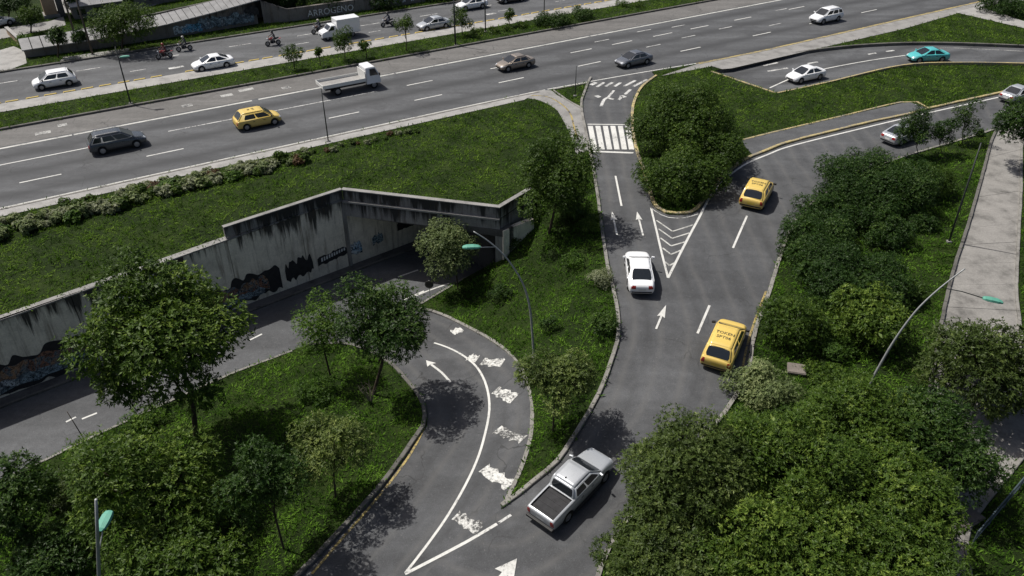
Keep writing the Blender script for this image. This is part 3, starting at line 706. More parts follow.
# graffiti: thin painted patches on the wall face
def graffiti(name, outline, mat, z0=ZU, un=.035):
    V = [(*UW(u, un), z0+h) for u, h in outline]; n = len(V); V += [(*UW(u, un-.03), z0+h) for u, h in outline]
    from mathutils.geometry import tessellate_polygon
    tri = tessellate_polygon([[Vector((u, h, 0)) for u, h in outline]])
    o = mesh_obj(name, V, [t for t in tri] + [(i,(i+1)%n,n+(i+1)%n,n+i) for i in range(n)], M[mat], None); return child(o, rw)
def ragged(u0, u1, h0, h1, n=26, amp=.3, slope=0.0):
    """rounded, irregular outline like sprayed bubble letters"""
    n = max(8, int(n*.75))
    top = [(u0+(u1-u0)*i/n, h1+slope*(i/n)+random.uniform(-amp, amp)*(.5+.5*math.sin(math.pi*i/n))-(amp*1.2 if i in (0,n) else 0)) for i in range(n+1)]
    bot = [(u1-(u1-u0)*i/n+.001, h0+slope*(1-i/n)+random.uniform(-amp, amp)*.5) for i in range(n+1)]
    return [tuple(q) for q in spline(np.array(top), (u1-u0)/n/4)] + [tuple(q) for q in spline(np.array(bot), (u1-u0)/n/4)]
graffiti('graffiti', ragged(-8.0, 8.5, .15, 2.45, 48, .45, .2), 'graf_black', un=.030)
graffiti('graffiti', ragged(-7.6, 7.8, .5, 1.95, 36, .35, .2), 'graf_mix', un=.040)
graffiti('graffiti', ragged(-5.0, 5.8, .45, 1.15, 26, .22, .1), 'graf_teal', un=.046)
graffiti('graffiti', ragged(12.6, 19.6, .15, 2.1, 34, .42, .4), 'graf_black', un=.030)
graffiti('graffiti', ragged(13.2, 18.6, .5, 1.65, 26, .28, .35), 'graf_mix', un=.040)
graffiti('graffiti', ragged(14.2, 18.2, .4, .9, 18, .15, .2), 'graf_teal', un=.046)
graffiti('graffiti', ragged(20.0, 22.3, .75, 2.1, 22, .4, .2), 'graf_black', un=.036)
graffiti('graffiti', ragged(22.7, 25.3, 1.1, 1.85, 18, .14, .2), 'graf_black', un=.036)
graffiti('graffiti', ragged(25.4, 26.6, 1.0, 1.9, 10, .2), 'graf_blue', un=.036)
for k in range(10): u = 23+k*.22; graffiti('graffiti', [(u,1.4+.03*k),(u+.13,1.4+.03*k),(u+.14,1.75+.02*k),(u+.02,1.72+.02*k)], 'letter_w', un=.044)
# bridge over the sunken road
br = tag(empty('underpass_bridge', (*((WB1+BR)/2), ZU)), 'dark stained concrete bridge with parapet over the sunken road', 'bridge')
bd = (BR-WB1); BL = np.linalg.norm(bd); bd = bd/BL; bn = np.array([bd[1], -bd[0]])
bseg = np.linspace(0, BL, 5)
for a, b in zip(bseg[:-1], bseg[1:]):
    child(mesh_obj('parapet', *quad_box(WB1+bd*(a+.008), WB1+bd*(b-.008), bn, -.25, .02, .56, .56, ZP, ZP), M['parapet']), br)
child(mesh_obj('parapet_cap', *quad_box(WB1-bd*.05, BR, bn, -.32, .08, ZP, ZP, ZP+.07, ZP+.07), M['concrete']), br)
child(mesh_obj('ledge', *quad_box(WB1, BR, bn, -.4, .22, .42, .42, .56, .56), M['concrete']), br)
child(mesh_obj('girder', *quad_box(WB1, BR, bn, -.6, .10, -.75, -.75, .42, .42), M['girder']), br)
TD = 34.0
q = [WB1 - UN*.3, BR + UN*.3, BR + UN*.3 + UD*(TD-BRud), WB1 - UN*.3 + UD*(TD-LW)]
child(MB().prism([tuple(p) for p in q], -.9, -.35).build('deck_slab', M['concrete_dark']), br)
child(mesh_obj('abutment_wall', *wall_box(LW+.05, 36, -.45, -.03, ZU-.2, ZU-.2, -.36, -.36), M['wall']), br)
child(mesh_obj('abutment_wall', *wall_box(BRud, 36, BRun, BRun+.4, ZU-.2, ZU-.2, -.36, -.36), M['wall']), br)
child(mesh_obj('pier', *quad_box(BR-bd*.35, BR+bd*.35, bn, -.5, .14, ZU-.3, ZU-.3, -.75, -.75), M['girder']), br)
child(mesh_obj('pilaster', *wall_box(LW-.28, LW+.04, -.3, .12, ZU-.3, ZU-.3, .42, .42), M['girder']), br)
child(mesh_obj('end_wall', *wall_box(33.6, 34.0, -.4, BRun+.4, ZU-.2, ZU-.2, -.36, -.36), M['concrete_dark']), br)
gr = [(28.2,1.7),(28.5,2.5),(29.4,2.4),(29.6,1.8),(28.8,1.55)]
for pts, mt in ((ragged(27.6,28.6,1.2,2.0,10,.2),'graf_teal'), (ragged(30,32.6,1.7,2.5,16,.2),'graf_black')):
    o = graffiti('graffiti', pts, mt, un=.02); child(o, br)
ww = tag(empty('wing_wall', (*((BR+WE)/2), -2)), 'short dark wing wall angling back from the bridge end', 'wall')
wd_ = (WE-BR)/np.linalg.norm(WE-BR); wn = np.array([wd_[1], -wd_[0]])
child(mesh_obj('wall_panel', *quad_box(BR, WE, wn, -.35, 0, ZU-.2, -1.6, .5, .45), M['girder']), ww)
child(mesh_obj('parapet', *quad_box(BR, WE, wn, -.28, -.04, .5, .45, ZP, ZP-.15), M['parapet']), ww)
child(mesh_obj('parapet_cap', *quad_box(BR, WE, wn, -.33, .02, ZP, ZP-.15, ZP+.07, ZP-.08), M['concrete']), ww)
_us = np.linspace(BRud-.5, 34, 14)
_fl = np.array([UW(u, np.interp(u, NEAR_UD, NEAR_UN)+.02) for u in _us] + [UW(u, max(BRun+.05, np.interp(u, NEAR_UD, NEAR_UN)+.1)) for u in _us[::-1]])
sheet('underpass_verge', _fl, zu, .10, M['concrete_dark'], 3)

# ================================================================== VEHICLES
def loft_body(st, name, mat, crown=.02, sub=2):
    """st: (x, zbot, ztop, half width at the shoulder, half width at the sill)"""
    V, F = [], []
    for x, zb, zt, wt, wm in st:
        h = zt - zb
        half = [(0,zb),(wm*.80,zb),(wm*.97,zb+h*.10),(wm,zb+h*.42),(wm*.995,zb+h*.70),(wt,zt-.035),(wt*.90,zt),(wt*.45,zt+crown*.8),(0,zt+crown)]
        ring = half + [(-y, z) for y, z in half[-2:0:-1]]
        V += [(x, y, z) for y, z in ring]
    n = len(ring)
    for i in range(len(st)-1):
        for k in range(n): F.append((i*n+k, (i+1)*n+k, (i+1)*n+(k+1)%n, i*n+(k+1)%n))
    F.append(tuple(range(n))); F.append(tuple((len(st)-1)*n+k for k in range(n-1,-1,-1)))
    o = mesh_obj(name, V, F, mat, None, True)
    md = o.modifiers.new('s', 'SUBSURF'); md.levels = sub; md.render_levels = sub
    bpy.context.view_layer.update(); bake(o)
    bm = bmesh.new(); bm.from_mesh(o.data); bmesh.ops.recalc_face_normals(bm, faces=bm.faces); bm.to_mesh(o.data); bm.free()
    return o
def cut(o, cutters):
    for mb in cutters:
        c = mb.build('cutter', None); md = o.modifiers.new('b', 'BOOLEAN'); md.object = c; md.operation = 'DIFFERENCE'; md.solver = 'EXACT'
        bpy.context.view_layer.update(); bake(o); bpy.data.objects.remove(c)
    for m_ in range(len(o.data.materials)-1, 0, -1): o.data.materials.pop(index=m_)
    return o
def cyl_y(x, y0, y1, z, r, seg=20):
    mb = MB(); mb.tube([(x,y0,z),(x,y1,z)], r, seg); return mb
def wheel_meshes(r, wd):
    prof = [(-.5,.62),(-.5,.90),(-.36,1.0),(.36,1.0),(.5,.90),(.5,.62)]; seg = 20; V, F = [], []
    for y, q in prof:
        for k in range(seg): a = 2*math.pi*k/seg; V.append((math.cos(a)*q*r, y*wd, math.sin(a)*q*r))
    for i in range(len(prof)-1):
        for k in range(seg): F.append((i*seg+k, (i+1)*seg+k, (i+1)*seg+(k+1)%seg, i*seg+(k+1)%seg))
    t = mesh_obj('tyre', V, F, M['rubber'], None, True); tm = t.data; bpy.data.objects.remove(t)
    mb = MB(); ro = .63*r; V, F = [], []
    for q, y in ((.63,.40),(.52,.46),(.50,.30)):
        for k in range(seg): a = 2*math.pi*k/seg; V.append((math.cos(a)*q*r, y*wd, math.sin(a)*q*r))
    for i in range(2):
        for k in range(seg): F.append((i*seg+k, i*seg+(k+1)%seg, (i+1)*seg+(k+1)%seg, (i+1)*seg+k))
    mb.add(V, F)
    for k in range(5):
        a = 2*math.pi*k/5+.3; R = Matrix.Rotation(-a, 3, 'Y'); mb.box(R @ Vector((.29*r, .38*wd, 0)), (.52*r, .10*wd, .17*r), R=R)
    mb.tube([(0,.2*wd,0),(0,.46*wd,0)], .14*r, 10)
    mb.tube([(0,-.1*wd,0),(0,.24*wd,0)], .56*r, 16)
    k0 = mb.build('rim', M['alloy']); rm = k0.data; bpy.data.objects.remove(k0)
    return tm, rm
def panel(quad, u0, u1, v0, v1, off=.008, inset=None):
    """a pane on a bilinear face: quad = bottom-left, bottom-right, top-right, top-left seen from outside; rounded corners"""
    a, b, c, d = (Vector(q) for q in quad); n = (b-a).cross(d-a).normalized()
    def at(u, v): return (a*(1-u)+b*u)*(1-v) + (d*(1-u)+c*u)*v
    du, dv = (u1-u0)*.10, (v1-v0)*.14
    uv = [(u0+du,v0),(u1-du,v0),(u1-du*.3,v0+dv*.3),(u1,v0+dv),(u1,v1-dv),(u1-du*.3,v1-dv*.3),(u1-du,v1),(u0+du,v1),(u0+du*.3,v1-dv*.3),(u0,v1-dv),(u0,v0+dv),(u0+du*.3,v0+dv*.3)]
    P_ = [at(u, v) for u, v in uv]; k = len(P_)
    V = [p + n*off for p in P_] + [p - n*.02 for p in P_]
    return V, [tuple(range(k))] + [(i, k+i, k+(i+1)%k, (i+1)%k) for i in range(k)]
def cabin_mesh(cb, zb, zr, wb, wr, crown=.045, rad=.07):
    xa, xc, xd, xb = cb                                   # windscreen foot, roof front, roof rear, rear foot
    nx, ny = 7, 7; V = []; F = []
    rows = []
    for i in range(nx):
        f = i/(nx-1); x = xc + (xd-xc)*f
        rows.append([(x, wr*(-1+2*j/(ny-1)), zr + crown*(1-(2*f-1)**2*.7)*(1-(2*j/(ny-1)-1)**2)) for j in range(ny)])
    for r in rows: V += r
    for i in range(nx-1):
        for j in range(ny-1): F.append((i*ny+j, i*ny+j+1, (i+1)*ny+j+1, (i+1)*ny+j))
    k = len(V); bot = [(xa,-wb,zb),(xa,wb,zb),(xb,wb,zb),(xb,-wb,zb)]; V += bot
    F.append((k, k+1) + tuple(j for j in range(ny-1,-1,-1)))
    F.append((k+2, k+3) + tuple((nx-1)*ny+j for j in range(ny)))
    F.append((k+1, k+2) + tuple(i*ny+ny-1 for i in range(nx-1,-1,-1)))
    F.append((k+3, k) + tuple(i*ny for i in range(nx)))
    return V, F
from mathutils.bvhtree import BVHTree
def bvh_of(me): return BVHTree.FromPolygons([v.co[:] for v in me.vertices], [tuple(p.vertices) for p in me.polygons])
def project_patch(bvh, pts2d, tofun, dirv, off=.008, n=(9,5)):
    """a rounded-quad patch laid on a body: pts2d maps (u,v) in 0..1 to a start point, rays go along dirv"""
    V, idx = [], {}; dirv = Vector(dirv).normalized()
    for j in range(n[1]):
        for i in range(n[0]):
            u, v = i/(n[0]-1), j/(n[1]-1)
            h, nm, _, _ = bvh.ray_cast(tofun(u, v), dirv)
            if h is not None: idx[i, j] = len(V); V.append(h - dirv*off)
    F = []
    for j in range(n[1]-1):
        for i in range(n[0]-1):
            k = [(i,j),(i+1,j),(i+1,j+1),(i,j+1)]
            if all(q in idx for q in k): F.append(tuple(idx[q] for q in k))
    return V, F
def panel_on(bvh, quad, u0, u1, v0, v1, off=.012):
    a, b, c, d = (Vector(q) for q in quad); nrm = (b-a).cross(d-a).normalized()
    def to(u, v):
        # pinch the corners so that the pane reads rounded
        e = .06*(abs(2*v-1)**6); u_ = u0 + (u1-u0)*(e + (1-2*e)*u); v_ = v0 + (v1-v0)*v
        return (a*(1-u_)+b*u_)*(1-v_) + (d*(1-u_)+c*u_)*v_ + nrm*.6
    V, F = project_patch(bvh, None, to, -nrm, off, (9,6)); return V, F
CAR = {}
def proto(kind):
    if kind in CAR: return CAR[kind]
    if kind == 'sedan':
        L, W, r = 4.45, 1.78, .325; wx = (1.36, -1.27); cb = (1.22, .22, -.86, -1.76); zb, zr, wb, wr = .90, 1.42, .83, .66
        st = [(-2.24,.36,.70,.66,.70),(-2.16,.24,.93,.72,.80),(-1.75,.20,.985,.74,.87),(-1.2,.19,.96,.80,.88),(0,.18,.93,.82,.88),(.95,.18,.945,.80,.88),(1.55,.20,.86,.72,.87),(2.0,.24,.74,.66,.81),(2.2,.34,.60,.56,.68)]
    elif kind == 'coupe_sedan':
        L, W, r = 4.55, 1.80, .33; wx = (1.38, -1.30); cb = (1.25, .18, -.72, -1.98); zb, zr, wb, wr = .91, 1.40, .84, .65
        st = [(-2.28,.36,.72,.68,.72),(-2.2,.24,.97,.74,.82),(-1.8,.20,1.01,.76,.89),(-1.2,.19,.97,.82,.90),(0,.18,.94,.84,.90),(.95,.18,.955,.82,.90),(1.55,.20,.87,.74,.89),(2.05,.24,.74,.68,.82),(2.24,.34,.58,.56,.68)]
    elif kind == 'hatch':
        L, W, r = 3.95, 1.70, .305; wx = (1.24, -1.18); cb = (1.30, .42, -1.36, -1.86); zb, zr, wb, wr = .91, 1.49, .80, .67
        st = [(-1.97,.34,.66,.70,.76),(-1.92,.24,.93,.77,.84),(-1.6,.20,.95,.80,.86),(-.9,.19,.93,.82,.86),(0,.18,.92,.82,.86),(.95,.18,.94,.80,.86),(1.4,.20,.88,.74,.85),(1.8,.24,.76,.68,.80),(1.97,.34,.58,.56,.68)]
    elif kind == 'suv':
        L, W, r = 4.75, 1.88, .36; wx = (1.42, -1.36); cb = (1.42, .40, -1.75, -2.26); zb, zr, wb, wr = 1.06, 1.68, .88, .73
        st = [(-2.38,.42,.76,.74,.80),(-2.32,.30,1.06,.80,.90),(-1.9,.26,1.10,.84,.93),(-1.2,.25,1.09,.88,.94),(0,.24,1.08,.88,.94),(1.05,.24,1.09,.86,.94),(1.6,.26,1.02,.78,.93),(2.15,.30,.92,.74,.88),(2.38,.42,.70,.66,.78)]
    elif kind == 'pickup':
        L, W, r = 5.2, 1.84, .375; wx = (1.62, -1.48); cb = (1.45, .62, -.68, -.92); zb, zr, wb, wr = 1.07, 1.70, .85, .71
        st = [(-2.60,.50,.98,.84,.86),(-2.56,.36,1.10,.86,.90),(-2.1,.32,1.11,.87,.92),(-1.2,.30,1.11,.87,.92),(0,.28,1.09,.87,.92),(1.2,.28,1.10,.84,.92),(1.75,.30,1.04,.78,.91),(2.4,.34,.94,.72,.86),(2.60,.46,.74,.64,.76)]
    body = loft_body(st, 'body', M['black'])
    cutters = [cyl_y(x, s*.62*W/1.76, s*1.2, r+.01, r+.075) for x in wx for s in (-1, 1)]
    if kind == 'pickup': cutters.append(MB().box((-1.71,0,1.0), (1.50,1.48,.9)))
    cut(body, cutters)
    bm = bmesh.new(); bm.from_mesh(body.data)
    for f in bm.faces: f.smooth = True
    for e in bm.edges:
        if len(e.link_faces) == 2 and e.calc_face_angle(0) > .7: e.smooth = False
    bm.to_mesh(body.data); bm.free()
    parts = []
    bb = bvh_of(body.data)
    parts.append(('body', body.data, 'paint', None, (0,0,0))); bpy.data.objects.remove(body)
    V, F = cabin_mesh(cb, zb-.02, zr, wb, wr); o = mesh_obj('cabin', V, F, M['black'], None)
    bm = bmesh.new(); bm.from_mesh(o.data); bmesh.ops.recalc_face_normals(bm, faces=bm.faces)
    sharp = [e for e in bm.edges if len(e.link_faces) == 2 and e.calc_face_angle(0) > .35]
    bmesh.ops.bevel(bm, geom=sharp, offset=.085, segments=4, affect='EDGES', clamp_overlap=True)
    for f in bm.faces: f.smooth = True
    bm.to_mesh(o.data); bm.free(); cbv = bvh_of(o.data); parts.append(('cabin', o.data, 'paint', None, (0,0,0))); bpy.data.objects.remove(o)
    xa, xc, xd, xb = cb; zc = zb-.02
    def addp(name, V, F, mat, par=None):
        o = mesh_obj(name, V, F, M[mat]); parts.append((name, o.data, None, par, (0,0,0))); bpy.data.objects.remove(o)
    addp('windshield', *panel_on(cbv, [(xa,-wb,zc),(xa,wb,zc),(xc,wr,zr),(xc,-wr,zr)], .07,.93,.06,.93), 'glass', 'cabin')
    addp('rear_window', *panel_on(cbv, [(xb,wb,zc),(xb,-wb,zc),(xd,-wr,zr),(xd,wr,zr)], .09,.91,.16,.92), 'glass', 'cabin')
    L_ = [(xb,wb,zc),(xa,wb,zc),(xc,wr,zr),(xd,wr,zr)]; L_ = [L_[1], L_[0], L_[3], L_[2]]     # left side, outward +y
    R_ = [(xb,-wb,zc),(xa,-wb,zc),(xc,-wr,zr),(xd,-wr,zr)]
    cuts = {'sedan':[(.08,.47),(.50,.88)],'coupe_sedan':[(.08,.47),(.50,.90)],'hatch':[(.08,.46),(.49,.84)],'suv':[(.07,.38),(.41,.70),(.74,.94)],'pickup':[(.10,.51),(.55,.91)]}[kind]
    for a, b in cuts:
        addp('side_window', *panel_on(cbv, L_, a, b, .12, .90), 'glass', 'cabin'); addp('side_window', *panel_on(cbv, R_, 1-b, 1-a, .12, .90), 'glass', 'cabin')
    zl = st[-1][1]; xf = st[-1][0]; xr = st[0][0]
    fz = {'sedan':.64,'coupe_sedan':.63,'hatch':.64,'suv':.80,'pickup':.80}[kind]; rz_ = {'sedan':.78,'coupe_sedan':.80,'hatch':.76,'suv':.92,'pickup':.86}[kind]
    big = kind in ('hatch','suv','pickup'); wm = st[4][4]
    for s in (-1, 1):
        def tf(u, v, s=s): return Vector((5, s*(wm*.52+wm*.40*u), fz-.07+.15*v+.03*u))
        addp('headlight', *project_patch(bb, None, tf, (-1,0,0), .008, (7,4)), 'headlight')
        w0, w1, h0 = (.70,.965,.17) if big else (.46,.95,.105)
        def tr(u, v, s=s): return Vector((-5, s*wm*(w0+(w1-w0)*u), rz_-h0+2*h0*v))
        addp('taillight', *project_patch(bb, None, tr, (1,0,0), .008, (7,6)), 'taillight')
        o = MB().box((xa-.28, s*(wb+.13), zb+.10), (.11,.22,.14), rz=s*.25).build('mirror', M['black'], None, False, .035); parts.append(('mirror', o.data, 'paint' if kind != 'hatch' else None, None, (0,0,0))); bpy.data.objects.remove(o)
    addp('grille', *project_patch(bb, None, lambda u, v: Vector((5, -.5+1.0*u, zl+.05+.14*v)), (-1,0,0), .008, (9,4)), 'black')
    addp('license_plate', *project_patch(bb, None, lambda u, v: Vector((-5, -.24+.48*u, st[0][1]+.20+.15*v)), (1,0,0), .01, (5,3)), 'plate_w')
    addp('bumper_strip', *project_patch(bb, None, lambda u, v: Vector((-5, -wm*.85+2*wm*.85*u, st[0][1]+.02+.10*v)), (1,0,0), .008, (13,4)), 'black')
    if kind == 'pickup':
        b_ = MB().box((-1.71,0,.985), (1.49,1.47,.06)).box((-1.71,.727,.84),(1.49,.02,.5)).box((-1.71,-.727,.84),(1.49,.02,.5)).box((-.975,0,.84),(.02,1.47,.5)).box((-2.445,0,.84),(.02,1.47,.5))
        for k in range(4): b_.box((-2.25+.36*k, 0, 1.02), (.05,1.44,.02))
        o = b_.build('bed_cover', M['liner']); parts.append(('bed_cover', o.data, None, None, (0,0,0))); bpy.data.objects.remove(o)
        o = MB().box((-2.62,0,.50),(.22,1.7,.16)).build('step_bumper', M['black'], None, False, .03); parts.append(('step_bumper', o.data, None, None, (0,0,0))); bpy.data.objects.remove(o)
        for s in (-1,1):
            o = MB().box((.15,s*.90,.40),(1.9,.16,.06)).build('side_step', M['black'], None, False, .02); parts.append(('side_step', o.data, None, None, (0,0,0))); bpy.data.objects.remove(o)
        o = MB().box((-.45,.05,zr+.055),(.12,.05,.05)).build('antenna', M['black'], None, False, .01); parts.append(('antenna', o.data, None, None, (0,0,0))); bpy.data.objects.remove(o)
    if kind == 'suv':
        for s in (-1,1):
            o = MB().tube([(xc-.15,s*wr*.9,zr+.01),(xc-.25,s*wr*.9,zr+.075),(xd+.3,s*wr*.9,zr+.075),(xd+.2,s*wr*.9,zr+.01)], .022, 6).build('roof_rail', M['alloy']); parts.append(('roof_rail', o.data, None, None, (0,0,0))); bpy.data.objects.remove(o)
    for sd in (-1, 1):
        for x in ((.28, -.62) if kind != 'pickup' else (.42, -.42)):
            addp('door_handle', *project_patch(bb, None, lambda u, v, sd=sd, x=x: Vector((x+.20*u, sd*3, zb-.20+.035*v)), (0,-sd,0), .02, (3,2)), 'black')
    tm, rm = wheel_meshes(r, .22)
    wheels = [(x, s*(W/2-.125), r, s) for x in wx for s in (1, -1)]
    CAR[kind] = dict(parts=parts, tyre=tm, rim=rm, wheels=wheels, L=L, W=W, zr=zr, cb=cb, wr=wr)
    return CAR[kind]
PAINT = {}
def paint(name, col, rough=.28, metal=0.0):
    if name not in PAINT: PAINT[name] = mat_carpaint('car_paint_'+name, col, rough, metal)
    return PAINT[name]
def text_mesh(body, size):
    cu = bpy.data.curves.new('t', 'FONT'); cu.body = body; cu.size = size; cu.align_x = 'CENTER'; cu.align_y = 'CENTER'; cu.extrude = .003; cu.resolution_u = 2
    o = bpy.data.objects.new('t', cu); C.objects.link(o); bpy.context.view_layer.update()
    me = bpy.data.meshes.new_from_object(o.evaluated_get(bpy.context.evaluated_depsgraph_get())); bpy.data.objects.remove(o); return me
def place_car(name, kind, pm, loc, ang, label, cat='car', group=None, roof_text=None, plate='plate_w', pitch=0.0):
    pr_ = proto(kind); root = empty(name, loc, ang); root.rotation_euler = (0, pitch, ang); tag(root, label, cat, group); made = {}
    if kind == 'hatch': root.scale = (1.07, 1.10, 1.06)
    for nm, me, mt, par, lc in pr_['parts']:
        o = bpy.data.objects.new(nm, me); C.objects.link(o); o.parent = made[par] if par else root
        made.setdefault(nm, o)
        if mt == 'paint' or nm == 'license_plate':
            o.material_slots[0].link = 'OBJECT'; o.material_slots[0].material = pm if mt == 'paint' else M[plate]
    for x, y, z, s in pr_['wheels']:
        w_ = empty('wheel', (x, y, z), 0 if s > 0 else math.pi); w_.parent = root
        for nm, me in (('tyre', pr_['tyre']), ('rim', pr_['rim'])): o = bpy.data.objects.new(nm, me); C.objects.link(o); o.parent = w_
    if roof_text:
        for k, tx in enumerate(roof_text):
            me = text_mesh(tx, .30); me.materials.append(M['letter']); o = bpy.data.objects.new('roof_lettering', me); C.objects.link(o); o.parent = made['cabin']
            o.location = ((pr_['cb'][1]+pr_['cb'][2])/2 + .18 - .36*k, 0, pr_['zr']+.052); o.rotation_euler = (0,0,-math.pi/2)
    return root
def heading(a, b, zfun=P):
    pa, pb = zfun(*a), zfun(*b); return math.atan2(pb[1]-pa[1], pb[0]-pa[0])
def slope_pitch(loc, ang, d=1.3):
    z1, z0 = zf1(loc[0]+math.cos(ang)*d, loc[1]+math.sin(ang)*d), zf1(loc[0]-math.cos(ang)*d, loc[1]-math.sin(ang)*d)
    return -math.atan2(z1-z0, 2*d)
WHITE = paint('white', (.72,.73,.74)); SILV = paint('silver', (.40,.42,.44), .32, .35); GREYD = paint('dark_grey', (.055,.065,.075), .25, .3)
TAXI = paint('taxi_yellow', (.60,.43,.10), .35); BRONZE = paint('bronze', (.26,.22,.18), .3, .4); GREY = paint('grey', (.13,.14,.16), .28, .4)
TEAL = paint('teal', (.07,.40,.41), .3); CREAM = paint('cream_white', (.66,.66,.63), .35); BLACKC = paint('charcoal', (.03,.03,.035), .25)
def hz(px, py, z=0.004): g_ = G(px, py, 0); return (g_[0], g_[1], z)
place_car('suv', 'suv', GREYD, hz(119,148), HA, 'dark grey sport utility vehicle with silver roof rails, leftmost on the highway', 'car')
place_car('taxi', 'hatch', TAXI, hz(258.5,125), HA, 'yellow taxi hatchback on the highway behind the white flatbed truck', 'taxi', None, ['SPT','06'], 'plate_y')
place_car('sedan', 'sedan', BRONZE, hz(515,68), HA+math.pi, 'bronze sedan on the highway between the flatbed truck and the grey sedan', 'car')
place_car('sedan', 'sedan', GREY, hz(633,64.5), HA+math.pi, 'dark grey sedan on the highway just above the striped slip road entry', 'car')
place_car('suv', 'suv', WHITE, hz(825,21.5), HA+math.pi, 'white sport utility vehicle on the far right stretch of the highway', 'car')
place_car('hatchback', 'hatch', WHITE, hz(56,86,.01), HA+math.pi, 'white hatchback on the far carriageway, leftmost on the far road', 'car')
place_car('sedan', 'coupe_sedan', WHITE, hz(213.5,68,.01), HA+math.pi, 'white sedan with raised boot lip beside the two riders on motorcycles', 'car')
place_car('sedan', 'sedan', SILV, hz(434,28.5,.01), HA+math.pi, 'silver sedan on the far carriageway between two young median trees', 'car')
place_car('sedan', 'sedan', WHITE, hz(471.5,8.5,.01), HA+math.pi, 'white sedan on the far carriageway behind the silver sedan at the top edge', 'car')
place_car('sedan', 'sedan', BLACKC, hz(511,1.5,.01), HA+math.pi, 'dark sedan cut by the top edge behind the white sedan', 'car')
zt = -.2
p1 = G(926,61.5,-.12); place_car('sedan', 'coupe_sedan', TEAL, (p1[0],p1[1],float(zR2(p1[0],0)[0])-.018), heading((950,60.5),(905,62.5),G), 'bright turquoise sedan on the curved exit road', 'car')
p1 = G(804.5,80,-.3); place_car('sedan', 'coupe_sedan', WHITE, (p1[0],p1[1],float(zR2(p1[0],0)[0])-.018), heading((830,74.5),(780,85),G), 'white sedan low behind the lawn edge on the exit road', 'car')
p1 = G(1017,99.5,0); place_car('sedan', 'sedan', SILV, (p1[0],p1[1],.01), heading((990,107),(1030,95),G), 'silver sedan cut by the right edge on the merging road', 'car')
p1 = G(902,140,0); place_car('sedan', 'coupe_sedan', SILV, (p1[0],p1[1],.01), heading((880,148),(920,135),G), 'silver sedan half hidden behind small conifers on the merging road', 'car')
for (c, a, b, kind, pm, lab, cat, txt) in (
  ((756,199.5),(749,212),(764,186),'hatch',TAXI,'yellow taxi hatchback seen from behind next to the leafy traffic island','taxi',['TOKEN','SPT06']),
  ((723.5,350.5),(716.5,367),(731.5,332),'hatch',TAXI,'nearest yellow taxi hatchback with roof lettering beside the kerb on the right','taxi',['TOKEN','SPT06']),
  ((638.5,277.5),(640.5,293),(636.5,263),'sedan',WHITE,'white sedan driving up the slip road beside the painted chevrons','car',None),
  ((573,494),(553,515),(593,473),'pickup',SILV,'silver double cab pickup truck with dark covered bed at the kerb tip','pickup truck',None)):
    l = P(*c); ang = heading(a, b); place_car({'hatch':'taxi','sedan':'sedan','pickup':'pickup_truck'}[kind], kind, pm, (l[0], l[1], zf1(l[0],l[1])+.01), ang, lab, cat, None, txt, 'plate_y' if txt else 'plate_w', slope_pitch(l, ang))
p1 = G(-3,27,0); place_car('sedan', 'sedan', WHITE, (p1[0],p1[1],.07), HA+.4, 'white car parked by the trees at the upper left corner', 'car')

# ---- trucks
def truck_wheels(root, pos, r):
    tm, rm = wheel_meshes(r, .26)
    for x, y in pos:
        w_ = empty('wheel', (x, y, r), 0 if y > 0 else math.pi); w_.parent = root
        for nm, me in (('tyre', tm), ('rim', rm)): o = bpy.data.objects.new(nm, me); C.objects.link(o); o.parent = w_
def cab_shell(root, prof, W, pm):
    """cab from a side profile (x,z), front to the right"""
    n = len(prof); V = [(x,-W/2*(1-.06*(z>1.5)),z) for x,z in prof] + [(x,W/2*(1-.06*(z>1.5)),z) for x,z in prof]
    o = mesh_obj('cab', V, [tuple(range(n)), tuple(range(2*n-1,n-1,-1))] + [(i,n+i,n+(i+1)%n,(i+1)%n) for i in range(n)], pm, root)
    bm = bmesh.new(); bm.from_mesh(o.data); bmesh.ops.recalc_face_normals(bm, faces=bm.faces); bmesh.ops.bevel(bm, geom=bm.edges[:], offset=.05, segments=2, affect='EDGES', clamp_overlap=True); bm.to_mesh(o.data); bm.free(); return o
fp = hz(350,90); fb = empty('flatbed_truck', fp, HA); tag(fb, 'white flatbed truck with low drop sides on the highway', 'truck')
cab = cab_shell(fb, [(1.55,.55),(1.55,2.25),(2.55,2.28),(3.05,1.35),(3.12,.55)], 1.95, WHITE)
mesh_obj('windshield', *panel([(3.055,-.92,1.34),(3.055,.92,1.34),(2.56,.88,2.24),(2.56,-.88,2.24)], .06,.94,.06,.88,.02), M['glass'], cab)
for s in (-1,1):
    V = [(1.95,s*.985,1.42),(2.86,s*.985,1.42),(2.52,s*.965,2.1),(1.95,s*.965,2.1)]; V = [(x,y+s*.012,z) for x,y,z in V]
    mesh_obj('side_window', V if s < 0 else V[::-1], [(0,1,2,3)], M['glass'], cab)
    MB().box((2.95,s*1.1,1.5),(.10,.16,.28)).build('mirror', M['black'], cab, False, .03)
    MB().box((3.10,s*.72,.78),(.08,.32,.16)).build('headlight', M['headlight'], cab, False, .03)
MB().box((.0,0,.62),(5.4,.75,.20)).build('chassis', M['black'], fb)
MB().box((-.85,0,.98),(4.55,2.05,.12)).build('bed_floor', M['concrete_pale'], fb)
for s in (-1,1): MB().box((-.85,s*1.045,1.13),(4.6,.05,.36)).build('side_board', CREAM, fb, False, .01)
MB().box((-3.14,0,1.13),(.05,2.02,.36)).build('tail_board', CREAM, fb, False, .01); MB().box((1.42,0,1.45),(.06,2.04,1.0)).build('head_board', CREAM, fb, False, .01)
truck_wheels(fb, [(2.35,.80),(2.35,-.80),(-1.6,.80),(-1.6,-.80)], .40)
